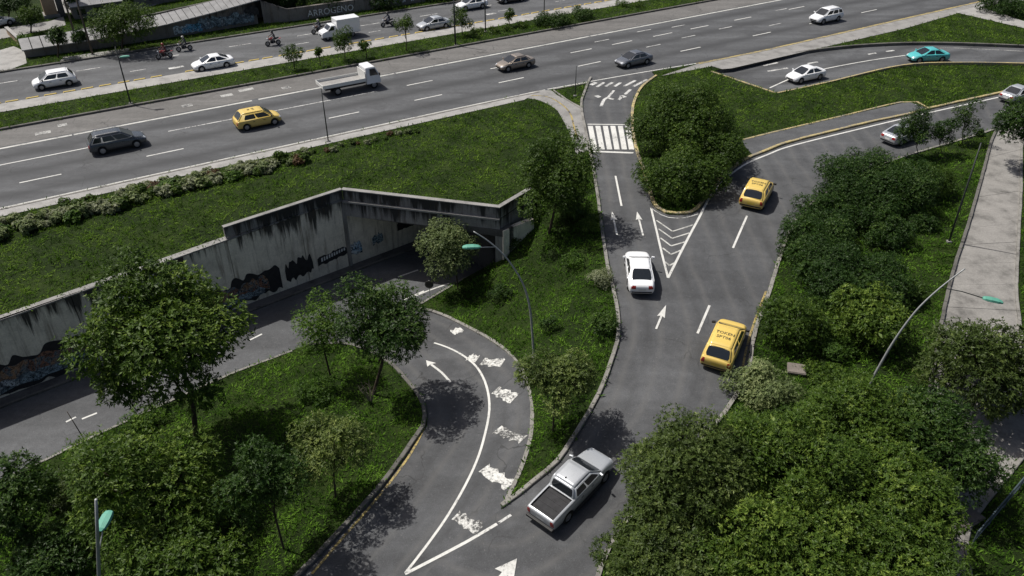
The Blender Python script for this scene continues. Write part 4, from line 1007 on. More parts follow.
bp = hz(340,37,.01); bt = empty('box_truck', bp, HA+math.pi); tag(bt, 'white box truck partly behind a young median tree', 'truck')
cab = cab_shell(bt, [(.75,.45),(.75,2.0),(1.45,2.05),(2.05,1.40),(2.85,1.15),(2.98,.75),(2.95,.45)], 1.82, WHITE)
mesh_obj('windshield', *panel([(2.06,-.86,1.40),(2.06,.86,1.40),(1.46,.83,2.03),(1.46,-.83,2.03)], .06,.94,.08,.9,.02), M['glass'], cab)
for s in (-1,1):
    V = [(1.05,s*.925,1.38),(1.92,s*.925,1.38),(1.45,s*.885,1.92),(1.05,s*.885,1.92)]; V = [(x,y+s*.014,z) for x,y,z in V]
    mesh_obj('side_window', V if s < 0 else V[::-1], [(0,1,2,3)], M['glass'], cab)
    MB().box((2.9,s*.68,.88),(.12,.34,.2)).build('headlight', M['headlight'], cab, False, .04)
    MB().box((1.9,s*1.03,1.42),(.10,.18,.22)).build('mirror', M['black'], cab, False, .03)
MB().box((2.95,0,.72),(.1,.9,.22)).build('grille', M['black'], cab)
MB().box((-1.15,0,1.72),(3.6,2.1,2.1)).build('cargo_box', WHITE, bt, False, .04)
MB().box((-.2,0,.55),(5.2,.8,.2)).build('chassis', M['black'], bt)
bt.scale = (.82,.82,.82)
truck_wheels(bt, [(2.15,.76),(2.15,-.76),(-1.75,.78),(-1.75,-.78)], .36)

# ---- motorcycles and their riders
def motorcycle(px, py, colname, col, label):
    loc = hz(px, py, .008); root = empty('motorcycle', loc, HA+math.pi); tag(root, label, 'motorcycle', 'motorcycles on the far carriageway')
    tm, rm = wheel_meshes(.30, .11)
    for x in (.65, -.62):
        w_ = empty('wheel', (x,0,.30)); w_.parent = root
        for nm, me in (('tyre', tm), ('rim', rm)): o = bpy.data.objects.new(nm, me); C.objects.link(o); o.parent = w_
    MB().box((.02,0,.45),(.55,.24,.30)).tube([(-.6,0,.32),(-.1,0,.42),(.3,0,.45)], .05, 6).build('engine', M['black'], root, False)
    MB().tube([(.65,.07,.30),(.45,.07,.95)], .028, 6).tube([(.65,-.07,.30),(.45,-.07,.95)], .028, 6).build('fork', M['alloy'], root)
    MB().tube([(.48,0,.72),(.30,0,.82),(.05,0,.80),(-.08,0,.72)], [.08,.16,.17,.09], 10).build('fuel_tank', paint('moto_'+colname, col), root, True)
    MB().tube([(-.02,0,.76),(-.35,0,.78),(-.75,0,.86)], [.10,.13,.07], 8).build('seat', M['black'], root, True)
    MB().tube([(.36,-.36,1.0),(.44,-.18,1.02),(.44,.18,1.02),(.36,.36,1.0)], .02, 6).build('handlebar', M['black'], root)
    MB().tube([(.55,0,.88),(.66,0,.86)], [.09,.08], 10).build('headlight', M['headlight'], root)
    MB().tube([(.1,-.16,.30),(-.4,-.17,.30),(-.85,-.18,.40)], [.03,.045,.05], 8).build('exhaust', M['alloy'], root)
    MB().box((-.85,0,.72),(.28,.16,.05), R=Matrix.Rotation(.3,3,'Y')).build('mudguard', paint('moto_'+colname, col), root)
    return root
def skin_body(name, verts, edges, rad, mat, root_i=0):
    me = bpy.data.meshes.new(name); me.from_pydata(verts, edges, []); o = bpy.data.objects.new(name, me); C.objects.link(o); me.materials.append(mat)
    sk = o.modifiers.new('k', 'SKIN'); sk.use_smooth_shade = True
    for i, r in enumerate(rad): me.skin_vertices[0].data[i].radius = (r, r) if isinstance(r, float) else r
    me.skin_vertices[0].data[root_i].use_root = True
    sb = o.modifiers.new('s', 'SUBSURF'); sb.levels = 1; sb.render_levels = 1
    bpy.context.view_layer.update(); bake(o)
    o.data.materials.clear(); o.data.materials.append(mat); return o
def rider(px, py, jacket, helmet, label):
    loc = hz(px, py, .008)
    V = [(-.28,0,.90),(-.24,0,1.12),(-.16,0,1.34),(-.11,0,1.46),(-.07,0,1.58)]; Ed = [(0,1),(1,2),(2,3),(3,4)]; R = [(.16,.15),(.15,.14),(.17,.13),.06,.085]
    for s in (-1,1):
        k = len(V); V += [(-.14,s*.19,1.38),(.06,s*.30,1.18),(.28,s*.33,1.05),(.36,s*.32,1.01)]; Ed += [(2,k),(k,k+1),(k+1,k+2),(k+2,k+3)]; R += [.075,.055,.045,.04]
        k = len(V); V += [(-.22,s*.10,.86),(.12,s*.20,.80),(-.05,s*.20,.42),(.06,s*.20,.36)]; Ed += [(0,k),(k,k+1),(k+1,k+2),(k+2,k+3)]; R += [.10,.08,.055,.045]
    body = skin_body('person', V, Ed, R, M['black' if jacket is None else jacket]); body.location = loc; body.rotation_euler = (0,0,HA+math.pi)
    tag(body, label, 'person', 'motorcycle riders')
    h = MB(); seg = 12; n = 8; vs, fs = [], []
    for i in range(n+1):
        a = math.pi*i/n
        for k in range(seg): b = 2*math.pi*k/seg; vs.append((-.05+.165*math.sin(a)*math.cos(b), .135*math.sin(a)*math.sin(b), 1.60+.15*math.cos(a)))
    fs = [(i*seg+k, (i+1)*seg+k, (i+1)*seg+(k+1)%seg, i*seg+(k+1)%seg) for i in range(n) for k in range(seg)]
    h.add(vs, fs); h.build('helmet', helmet, body, True)
    MB().box((.085,0,1.60),(.05,.17,.09)).build('visor', M['glass'], body, False, .02)
    for s in (-1,1):
        hand = MB().box((.37,s*.33,1.03),(.08,.09,.06))
        for f in range(4): hand.tube([(.40,s*(.30+.022*f),1.045),(.435,s*(.30+.022*f),1.03),(.43,s*(.30+.022*f),.995)], .011, 5)
        hand.tube([(.36,s*.285,1.02),(.39,s*.275,1.0)], .013, 5); hand.build('hand', M['skin'], body)
        MB().box((.10,s*.20,.34),(.26,.09,.09)).build('shoe', M['black'], body, False, .02)
M['jacket_red'] = mat_plain('jacket_red', (.10,.03,.03), .8); M['jacket_grey'] = mat_plain('jacket_grey', (.07,.07,.075), .8); M['jacket_navy'] = mat_plain('jacket_navy', (.025,.03,.05), .8)
M['helmet_b'] = mat_plain('helmet_black', (.02,.02,.02), .2); M['helmet_r'] = mat_plain('helmet_red', (.22,.04,.03), .25); M['helmet_w'] = mat_plain('helmet_pale', (.4,.38,.33), .3)
for px, py, cn, cc, jk, hm, la, lb in (
  (165,58.5,'red',(.25,.03,.03),'jacket_red','helmet_r','motorcycle nearest the white sedan with the raised boot lip','rider in dark red jacket on the motorcycle nearest the white sedan'),
  (185,51,'black',(.03,.03,.03),'jacket_grey','helmet_w','dark motorcycle beside the grass in front of the blue graffiti','rider in grey on the dark motorcycle in front of the blue graffiti'),
  (273.5,45.5,'crimson',(.33,.04,.04),'jacket_grey','helmet_b','red motorcycle riding ahead of the white box truck on its own','rider in dark clothes on the red motorcycle ahead of the box truck'),
  (319,33.5,'brown',(.08,.05,.04),'jacket_navy','helmet_w','dark motorcycle by the far kerb just in front of the box truck','rider with pale helmet by the far kerb just in front of the box truck'),
  (388,26.5,'grey',(.06,.06,.07),'jacket_navy','helmet_b','dark motorcycle behind the box truck by a young median tree','rider in dark clothes behind the box truck by a young median tree')):
    motorcycle(px, py, cn, cc, la); rider(px, py, jk, M[hm], lb)

# ================================================================== STREET FURNITURE
def lamp_head(mb_root, at, direction, L=1.0, wd=.34):
    """cobra-head lamp housing pointing along direction"""
    d = Vector(direction).normalized(); sidev = d.cross(Vector((0,0,1))).normalized(); up = sidev.cross(d)
    R = Matrix((d, sidev, up)).transposed(); V = []; F = []
    st = [(-.5,.35,.30),(-.38,.8,.75),(-.1,1,1),(.25,.95,.9),(.45,.7,.55),(.5,.3,.25)]
    for x, w_, h_ in st:
        for y, z in ((-.5,0),(-.42,.45),(0,.62),(.42,.45),(.5,0),(.3,-.22),(-.3,-.22)):
            V.append(Vector(at) + R @ Vector((x*L, y*wd*w_, z*.24*h_)))
    n = 7
    for i in range(len(st)-1):
        for k in range(n): F.append((i*n+k, i*n+(k+1)%n, (i+1)*n+(k+1)%n, (i+1)*n+k))
    F += [tuple(range(n-1,-1,-1)), tuple((len(st)-1)*n+k for k in range(n))]
    o = mesh_obj('lamp_head', V, F, M['lamp_green'], mb_root, False)
    lens = [Vector(at) + R @ Vector((x*L, y*wd, -.062)) for x, y in ((-.25,-.26),(.32,-.24),(.32,.24),(-.25,.26))]
    mesh_obj('lens', lens, [(3,2,1,0)], M['lamp_lens'], o)
    return o
def rel(root, pts): return [tuple(Vector(p) - root.location) for p in pts]
# curved pole in the middle
b0 = P(534,358); root = tag(empty('street_lamp', b0), 'slender bent street lamp with green head on the slope by the loop ramp', 'street lamp')
def ray_at_y(px, py, y):  # point on the pixel's ray in the vertical plane of this y
    v = (py-288)/FPX; u = (px-512)/FPX; k = y/(math.cos(TH)-v*math.sin(TH)); return np.array([u*k, y, CAMH-(math.sin(TH)+v*math.cos(TH))*k])
pts = [b0] + [ray_at_y(a, b, b0[1]-.0) for a, b in ((532.5,335),(530,309),(526,292),(519.5,277),(506.5,258),(495,246.5),(484,238),(473.5,231.5))]
pts = spline(np.array([tuple(p) for p in pts]), .35); MB().tube(rel(root, pts), list(np.linspace(.085,.035,len(pts))), 8).build('pole', M['metal_pole'], root, True)
e0 = ray_at_y(495,247,b0[1]); e1 = ray_at_y(481,247.3,b0[1]-.25); MB().tube(rel(root,[e0,e1]), .03, 6).build('arm', M['metal_pole'], root)
e2 = ray_at_y(471.5,247.3,b0[1]-.3); lamp_head(root, rel(root,[e2])[0], (-1,-.1,.04), 1.05, .42)
MB().box((0,0,.06),(.34,.34,.16)).build('base_plate', M['concrete'], root)
# curved pole on the right
b0 = P(866,396); root = tag(empty('street_lamp', b0), 'leaning grey street lamp with green head arching over the right walkway', 'street lamp')
pts = [b0] + [ray_at_y(a, b, b0[1]) for a, b in ((872,380),(880,365),(891.5,345),(905,325),(920,306.5),(940,288),(965,268.5))]
pts = spline(np.array([tuple(p) for p in pts]), .35); MB().tube(rel(root, pts), list(np.linspace(.085,.035,len(pts))), 8).build('pole', M['metal_pole'], root, True)
e0 = ray_at_y(941,287.5,b0[1]); e1 = ray_at_y(962,291.5,b0[1]-.3); e2 = ray_at_y(983,298,b0[1]-.55); MB().tube(rel(root,[e0,e1,e2]), .03, 6).build('arm', M['metal_dark'], root)
e3 = ray_at_y(992.5,300.5,b0[1]-.65); lamp_head(root, rel(root,[e3])[0], (1,-.25,-.12), 1.05, .42)
# lamp at the lower left corner
b0 = P(101,640); zt_ = 0; root = tag(empty('street_lamp', b0), 'grey street lamp with green head at the lower left corner', 'street lamp')
top = ray_at_y(96,499.5,b0[1]); 
MB().tube(rel(root,[b0, ray_at_y(99,575,b0[1]), ray_at_y(97.5,535,b0[1]), top]), [.10,.085,.075,.06], 8).build('pole', M['metal_pole'], root, True)
e0 = ray_at_y(98.8,552,b0[1]); e1 = ray_at_y(102.6,532,b0[1]+.5); MB().tube(rel(root,[e0,e1]), .03, 6).build('arm', M['metal_pole'], root)
e2 = ray_at_y(105,521,b0[1]+.9); lamp_head(root, rel(root,[e2])[0], (.05,1,.12), 1.0, .50)
# straight poles
def straight(px, py, h, lean, label, rad=.075, mat='metal_dark', lamp=None, name='lamp_post', cat='pole', low=False, zb=0):
    b0 = P(px, py) if low else G(px, py, zb); root = tag(empty(name, b0), label, cat)
    MB().tube([(0,0,-.1),(lean[0]*.5,lean[1]*.5,h*.5),(lean[0],lean[1],h)], [rad,rad*.85,rad*.6], 8).build('pole', M[mat], root, True)
    MB().box((0,0,.08),(.3,.3,.2)).build('base_plate', M['concrete'], root)
    if lamp:
        f, d, ln = lamp; z = h*f; d = Vector(d); MB().tube([(lean[0]*f,lean[1]*f,z),tuple(Vector((lean[0]*f,lean[1]*f,z))+d*ln)], .03, 6).build('arm', M['metal_pole'], root)
        lamp_head(root, tuple(Vector((lean[0]*f,lean[1]*f,z))+d*(ln+.35)), d, .9, .38)
    return root
straight(131,104.5,5.7,(0,0),'dark lamp post with green head on the median near the left edge','metal' and .08,'metal_dark',(.82,(1,.15,.05),.25),'street_lamp','street lamp',zb=.07)
straight(328.5,142.5,4.95,(0,0),'thin dark pole at the highway edge in front of the flatbed truck',.06)
straight(455.5,46,6.6,(0,0),'dark median pole beside the young tree right of the silver sedan',.11)
straight(485.5,32.5,6.8,(0,0),'thin median pole between the white sedan and the bronze sedan',.08)
straight(544,17,5,(0,0),'thin pole in the median hedge near the top edge',.07)
straight(575,97,3.2,(0,0),'short thin post on the small grass island by the crossing',.05)
straight(948.5,243,7.6,(.05,.3),'straight dark pole on the verge beside the right walkway',.075,'metal_dark',None,low=True)
straight(92,452,3.2,(-.5,0),'leaning thin bare stick beside the sunken road',.035,'wood',None,'wooden_stick','stake',low=True)
# round sign seen from the back
b0 = P(430,297); root = tag(empty('road_sign', b0), 'round road sign seen from behind by the sunken road', 'road sign')
MB().tube([(0,0,-.1),(0,0,1.5)], .03, 6).build('post', M['metal_pole'], root)
seg = 20; MB().add([(.33*math.cos(2*math.pi*k/seg), .0+y, 1.15+.33*math.sin(2*math.pi*k/seg)) for y in (-.03, 0) for k in range(seg)], [tuple(range(seg)), tuple(range(2*seg-1,seg-1,-1))]+[(k,seg+k,seg+(k+1)%seg,(k+1)%seg) for k in range(seg)]).build('sign_plate', M['sign_back'], root)
MB().box((0,-.05,1.15),(.62,.02,.04)).build('bracket', M['metal_dark'], root)
# concrete slab covers in the grass
def slab_cover(px, py, sx, sy, rz, label):
    b0 = P(px, py); root = tag(empty('chamber_cover', (b0[0],b0[1],b0[2]+.07), rz), label, 'cover')
    MB().box((0,0,.06),(sx,sy,.14)).build('frame', M['slab_brown'], root, False, .02); MB().box((0,0,.145),(sx*.92,sy*.92,.05)).build('lid', M['slab_brown'], root, False, .01)
slab_cover(796,371,1.05,.95,-.25,'square brown chamber cover lying in the weeds right of the nearest taxi')
slab_cover(962,518,1.7,1.3,.5,'brown concrete chamber cover beside the blue railing')
# blue railing at the lower right
ra, rb = P(972,545), P(1032,474); root = tag(empty('railing', ra), 'blue grey metal railing at the lower right edge', 'railing')
dv = Vector(rb)-Vector(ra)
for h in (.35, 1.0): MB().tube([(0,0,h), tuple(dv+Vector((0,0,h)))], .035, 6).build('rail', M['rail_blue'], root)
for k in range(5): q = dv*(k/4); MB().tube([tuple(q+Vector((0,0,-.1))), tuple(q+Vector((0,0,1.05)))], .045, 6).build('post', M['rail_blue'], root)
for k in range(40): q = dv*((k+.5)/40); MB().tube([tuple(q+Vector((0,0,.35))), tuple(q+Vector((0,0,1.0)))], .012, 4).build('baluster', M['rail_blue'], root)

# ================================================================== FAR SIDE: WALL, RAMP ROOF, BUILDINGS
def ST3(s, t, z=0): p = ST(s, t); return (p[0], p[1], z)
def wall_run(name, label, pts, h, th, mat, capmat=None, panels=None):
    """free-standing wall along (s,t) points with top heights h"""
    c = ST3(*pts[len(pts)//2]); root = tag(empty(name, c), label, 'wall')
    for (a, b, ha, hb) in zip(pts[:-1], pts[1:], h[:-1], h[1:]):
        A, B = ST(*a), ST(*b); d = (B-A)/np.linalg.norm(B-A); n = np.array([d[1],-d[0]]); L = np.linalg.norm(B-A); k = max(1, int(L/3.2))
        for i in range(k):
            f0, f1 = i/k, (i+1)/k
            o = child(mesh_obj('wall_panel', *quad_box(A+d*(L*f0+.015), A+d*(L*f1-.015), n, -th, random.uniform(-.02,.02), -.2, -.2, ha+(hb-ha)*f0, ha+(hb-ha)*f1), mat), root)
        if capmat: child(mesh_obj('coping', *quad_box(A, B, n, -th-.1, .10, ha, hb, ha+.10, hb+.10), capmat), root)
    return root
gw = wall_run('graffiti_wall', 'long low wall with blue graffiti under the sloping ramp roof', [(0.4,106.2),(8,105.4),(16,105.6),(27,105.9)], [.9,1.1,1.6,2.7], .4, M['wall_far'])
def stg(name, s0, s1, t, z0, z1, mat, root, n=18, amp=.15):
    ol = ragged(s0, s1, z0, z1, n, amp); V = [ST3(s, t, z) for s, z in ol]
    from mathutils.geometry import tessellate_polygon
    tri = tessellate_polygon([[Vector((s, z, 0)) for s, z in ol]]); return child(mesh_obj(name, V, [q for q in tri], M[mat]), root)
stg('graffiti', 16.6, 20.0, 105.57, .35, 1.25, 'graf_blue', gw); stg('graffiti', 19.5, 26.5, 105.6, .5, 1.7, 'graf_teal', gw, 30, .25)
# roof of the ramp: big sheets sloping back from the wall
rr = tag(empty('ramp_roof', ST3(14,108)), 'long pale sheet roof sloping up behind the blue graffiti wall', 'roof')
rp = [(0.2,105.9,.95),(8,105.1,1.2),(16,105.3,1.7),(22,105.5,2.3),(27.3,105.7,2.95),(33,106,3.6)]
for (a, b) in zip(rp[:-1], rp[1:]):
    k = 7
    for i in range(k):
        q0 = np.array(a)+(np.array(b)-np.array(a))*(i/k+.006); q1 = np.array(a)+(np.array(b)-np.array(a))*((i+1)/k-.006)
        V = [ST3(q0[0],q0[1]-.25,q0[2]),ST3(q1[0],q1[1]-.25,q1[2]),ST3(q1[0],q1[1]+3.0,q1[2]+.45),ST3(q0[0],q0[1]+3.0,q0[2]+.45)]; V += [(x,y,z+.12) for x,y,z in V]
        child(mesh_obj('roof_sheet', V, F6, M['roof_sheet']), rr)
child(mesh_obj('support_wall', *quad_box(ST(.4,108.6), ST(33,108.8), -N_, -.2, .2, -.2, -.2, 1.2, 3.7), M['concrete_dark']), rr)
gw2 = wall_run('graffiti_wall', 'tall dark wall with white painted lettering by the far kerb', [(27.6,105.6),(30.5,104.6),(48,104.4),(75,104.6),(120,105)], [2.9,1.7,1.6,1.7,1.7], .4, M['wall_far'])
stg('graffiti', 25.4, 27.2, 105.6, 1.2, 2.2, 'graf_black', gw, 14, .25)
me = text_mesh('ARROGENO', 1.15); me.materials.append(M['letter_w']); o = bpy.data.objects.new('lettering', me); C.objects.link(o)
p = ST3(36.2, 104.33, .75); o.location = p; o.rotation_euler = (math.pi/2, 0, HA); child(o, gw2); o.location = p
for s in np.arange(42.5, 52, 1.3): stg('graffiti', s, s+.5, 104.33, .5, 1.2, 'letter_w', gw2, 4, .15)
# driveway at the far left and the yard behind
dw = sheet('driveway', P0([(0,71.5),(10,70.5),(27,64),(25,52),(14,47),(0,51),(-40,58),(-40,80)]), zero, .10, M['concrete_pale'], 3)
yd = sheet('yard_paving', P0([(-60,40),(0,30),(50,22),(64,17),(66,26),(50,30),(20,36),(-60,52)]), zero, .11, M['concrete'], 4)
lw = tag(empty('low_wall', G(16,38)), 'short low wall with pale coping at the driveway corner', 'wall')
a, b = G(9,35)[:2], G(22,47)[:2]; d = (b-a)/np.linalg.norm(b-a); n = np.array([d[1],-d[0]])
child(mesh_obj('wall_body', *quad_box(a, b, n, -.12, .12, 0, 0, .9, .9), M['plaster']), lw); child(mesh_obj('coping', *quad_box(a-d*.1, b+d*.1, n, -.2, .2, .9, .9, 1.0, 1.0), M['concrete_pale']), lw)
# ochre building corner and dark sheds at the top edge
bx = tag(empty('ochre_building', G(50,20)), 'ochre plastered tower-like building corner at the top left', 'building')
c0 = G(50,19)
child(MB().box((c0[0]-.2,c0[1]+1.0,5),(1.5,1.8,10), HA).build('wall', M['plaster']), bx)
child(MB().box((c0[0]+.9,c0[1]+1.6,5),(.7,1.6,10), HA).build('side_wall', M['concrete_dark']), bx)
child(MB().box((c0[0]-.2,c0[1]+1.0,.25),(1.9,2.2,.5), HA).build('plinth', M['concrete']), bx)
def shed(px, py, L, Wd, h, rz, label, mat='roof_sheet', n=5):
    c0 = G(px, py); root = tag(empty('shed', c0, rz), label, 'building')
    MB().box((0,0,h/2),(L,Wd,h)).build('wall', M['wall_far'], root)
    for k in range(n):
        x0 = -L/2-.2+(L+.4)*k/n; x1 = -L/2-.2+(L+.4)*(k+1)/n-.03
        V = [(x0,-Wd/2-.3,h+.02),(x1,-Wd/2-.3,h+.02),(x1,Wd/2+.3,h+.9),(x0,Wd/2+.3,h+.9)]; V += [(x,y,z+.1) for x,y,z in V]
        mesh_obj('roof_sheet', V, F6, M[mat], root)
    for k in range(3):
        x = -L/2+L*(k+.5)/3; w_ = mesh_obj('window', [(x-.5,-Wd/2-.02,h*.35),(x+.5,-Wd/2-.02,h*.35),(x+.5,-Wd/2-.02,h*.8),(x-.5,-Wd/2-.02,h*.8)], [(0,1,2,3)], M['glass'], root)
        MB().box((x,-Wd/2-.04,h*.33),(1.15,.1,.06)).build('window_sill', M['concrete'], root)
shed(98,14,6.0,3.4,1.6,HA,'low shed with grey sheet roof between the two utility poles','roof_sheet')
shed(150,2,9,4,1.8,HA+.1,'grey roofed shed behind the round dark tree')
shed(255,-14,16,5,2.2,HA,'dark roofed shed beyond the top edge above the sloping ramp roof','concrete_dark')
shed(118,-4,7,4,2.4,HA,'grey shed at the top edge right of the ochre building corner','concrete_dark')
ht = sheet('hardstanding', P0([(140,10),(200,-6),(330,-40),(150,-40),(40,-10),(60,14)]), zero, .105, M['concrete'], 6)
# utility poles and a cable
ups = []
for px, py, h, lab in ((78,45,9.5,'left of the two utility poles behind the far road'),(93,55.5,8.6,'right of the two utility poles, standing at the wall foot'),(18,18,7,'thin utility pole in the dark trees at the top left corner')):
    r_ = straight(px, py, h, (-.1,.1), lab, .13 if px > 20 else .06, 'wood', None, 'utility_pole', 'pole'); ups.append(r_)
    MB().box((-.05,.08,h-.5),(1.5,.10,.10), HA+1.2).build('crossarm', M['wood'], r_)
a, b = Vector(ups[1].location)+Vector((-.05,.05,7.0)), Vector(ST3(44,104.8,6.5))
cb_ = MB().tube([tuple(a+(b-a)*(k/14)+Vector((0,0,-1.2*4*(k/14)*(1-k/14)))) for k in range(15)], .018, 4).build('power_cable', M['metal_dark']); tag(cb_, 'thin overhead cable sagging across the ramp roof', 'cable')
sheet('verge_trampled', P0([(64,58),(130,49),(128,53),(60,62)]), zero, .12, M['concrete'], 3)

# ================================================================== TREES AND SHRUBS
def leaf_mesh(name, pos, nrm, k, L, wd, mat, tint, rng, tilt=.35, droop=.25, lvar=.35, size=None):
    """rosettes of k leaves: each leaf one folded quad with its own tint"""
    n = len(pos); nrm = nrm/np.linalg.norm(nrm, axis=1)[:,None]
    ref = np.where(np.abs(nrm[:,2:3]) < .9, np.array([[0,0,1.]]), np.array([[1.,0,0]]))
    u = np.cross(nrm, ref); u /= np.linalg.norm(u, axis=1)[:,None]; v = np.cross(nrm, u)
    ph = rng.uniform(0, 2*np.pi, (n,1)) + np.arange(k)[None]*2*np.pi/k + rng.normal(0, .25, (n,k))
    tl = tilt + rng.normal(0, .25, (n,k)); ll = L*(1 + rng.uniform(-lvar, lvar, (n,k)))*(1 if size is None else size[:,None])
    rad = np.cos(ph)[...,None]*u[:,None] + np.sin(ph)[...,None]*v[:,None]
    side = -np.sin(ph)[...,None]*u[:,None] + np.cos(ph)[...,None]*v[:,None]
    d = np.cos(tl)[...,None]*rad + np.sin(tl)[...,None]*nrm[:,None]
    p = pos[:,None]
    w_ = (wd*ll)[...,None]*side*.5
    mid = p + d*(ll*.5)[...,None]; tip = p + d*ll[...,None]; tip[...,2] -= droop*ll
    V = np.stack([np.broadcast_to(p, mid.shape), mid - w_, tip, mid + w_], 2).reshape(-1, 3)
    nf = n*k; me = bpy.data.meshes.new(name)
    me.vertices.add(nf*4); me.vertices.foreach_set('co', V.astype(np.float32).ravel())
    me.loops.add(nf*4); me.loops.foreach_set('vertex_index', np.arange(nf*4, dtype=np.int32))
    me.polygons.add(nf); me.polygons.foreach_set('loop_start', np.arange(nf, dtype=np.int32)*4)
    at = me.attributes.new('tint', 'FLOAT', 'POINT')
    t = np.clip(np.repeat(tint, k) + rng.normal(0, .06, nf), 0, 1); at.data.foreach_set('value', np.repeat(t, 4).astype(np.float32))
    me.materials.append(mat); me.update(calc_edges=True); return me
TRI = [0]; SZ = [None]
def crown_points(rng, R, Rz, leafL, nclump, cover, flat=0.0, low=-.75):
    c = []
    for i in range(nclump*3):
        d = rng.normal(size=3); d /= np.linalg.norm(d)
        if d[2] < low: continue
        r = rng.uniform(.42, .80) if i > nclump*.25 else rng.uniform(0, .4)
        c.append(d*r*(1+rng.normal(0,.06)))
        if len(c) >= nclump: break
    c = np.array(c); cr = rng.uniform(.27, .44, len(c))
    c *= np.array([R, R, Rz]); cr = cr*(R*R*Rz)**(1/3)*min(1.0, (24/len(c))**.28)
    ps, ns, ts = [], [], []
    for i in range(len(c)):
        area = 4*math.pi*cr[i]**2; n = int(cover*area/(math.pi*leafL**2*.55)) + 3
        d = rng.normal(size=(n,3)); d /= np.linalg.norm(d, axis=1)[:,None]
        p = c[i] + d*cr[i]*(1 + rng.normal(0, .10, (n,1)) - .25*rng.random((n,1))**3)
        keep = np.ones(n, bool)
        for j in range(len(c)):
            if j != i: keep &= np.linalg.norm(p - c[j], axis=1) > cr[j]*.80
        sp = rng.random(n) < .05; p[sp] += d[sp]*cr[i]*rng.uniform(.08,.28,(int(sp.sum()),1))      # stray sprigs
        keep &= (d[:,2] > -.55) | (rng.random(n) < .4)
        p, d = p[keep], d[keep]
        ps.append(p); ns.append(d*.8 + np.array([0,0,.55]) + rng.normal(0,.25,p.shape)); ts.append(np.full(len(p), rng.normal(0, .09)) + rng.normal(0, .13, len(p)))
    sz = [np.ones(len(q)) for q in ps]
    for i in range(len(c)):                                # larger leaves deeper inside keep the crown opaque
        n = max(4, int(.06*cover*4*math.pi*cr[i]**2/(math.pi*leafL**2*.55))); d = rng.normal(size=(n,3)); d /= np.linalg.norm(d, axis=1)[:,None]
        ps.append(c[i] + d*cr[i]*.55); ns.append(d + np.array([0,0,.6])); ts.append(rng.normal(0,.1,n)); sz.append(np.full(n, 2.3))
    SZ[0] = np.concatenate(sz)
    return c, cr, np.concatenate(ps), np.concatenate(ns), np.concatenate(ts)
def trunk_mesh(rng, base, cc, c, R, Rz, r0, lean=None):
    mb = MB(); b = Vector(base); top = Vector(cc) + Vector((0,0,-Rz*.1)); mid = b.lerp(top, .5) + Vector((rng.normal(0,.06)*R, rng.normal(0,.06)*R, 0))
    fork = b.lerp(top, .62) + (mid - b.lerp(top,.5))*.8
    mb.tube([b - Vector((0,0,.25)), b + Vector((0,0,.05)), mid, fork, top], [r0*1.3, r0, r0*.8, r0*.66, r0*.25], 8)
    order = rng.permutation(len(c))[:min(9, len(c))]
    for i in order:
        e = Vector(cc) + Vector(c[i]); s_ = b.lerp(top, rng.uniform(.45,.8)); m = s_.lerp(e, .5) + Vector((0,0,.12*R))
        mb.tube([s_, m, e], [r0*.45, r0*.28, r0*.08], 5)
    return mb
SEED = [100]
def tree(name, label, cx, cy, rx, ry, base=None, hc=None, leaf='leaf_mid', L=.17, nclump=22, cover=1.25, k=5, r0=None, cat='tree', group=None, upper=False, tint=.5, wd=.32, bark='bark', low=-.75, zmin=.4, trunk=True, tilt=.62):
    SEED[0] += 1; rng = np.random.default_rng(SEED[0])
    ground_at = (lambda px, py: np.array([*G(px,py,0.06)[:2], .06])) if upper else (lambda px, py: P(px, py))
    if base is not None:
        b = ground_at(*base); cc = ray_at_y(cx, cy, b[1])
    else:
        if upper: g_ = G(cx, cy, hc); cc = g_; b = np.array([g_[0], g_[1], 0.06])
        else: g_ = P(cx, cy, hc); cc = g_; b = np.array([g_[0], g_[1], zf1(g_[0], g_[1])])
    dep = cc[1]*math.cos(TH) - (cc[2]-CAMH)*math.sin(TH); dl = math.atan2(CAMH-cc[2], math.hypot(cc[0], cc[1]))
    R = rx*dep/FPX; h = ry*dep/FPX
    Rz = math.sqrt(max(h*h - (R*math.sin(dl))**2, (zmin*R)**2*math.cos(dl)**2))/math.cos(dl)
    Rz = min(Rz, max(.35, (cc[2]-b[2])*1.0)) if trunk else Rz
    L *= .80; root = tag(empty(name, b), label, cat, group)
    c, cr, p, n_, t = crown_points(rng, R*1.06, Rz*1.05, L, int(nclump*1.2), cover*.80, low=low)
    off = cc - b; ok = (p[:,2] + off[2]) > .05; p, n_, t = p[ok], n_[ok], t[ok]
    me = leaf_mesh('crown', p + off, n_, k, L, wd, M[leaf], np.clip(tint + t, 0, 1), rng, tilt, .15, .35, SZ[0][ok]); TRI[0] += len(me.polygons)*2
    o = bpy.data.objects.new('crown', me); C.objects.link(o); o.parent = root
    trunk_mesh(rng, (0,0,0), tuple(off), c, R, Rz, r0 or max(.03, .055*R)).build('trunk', M[bark], root, True)
    return root
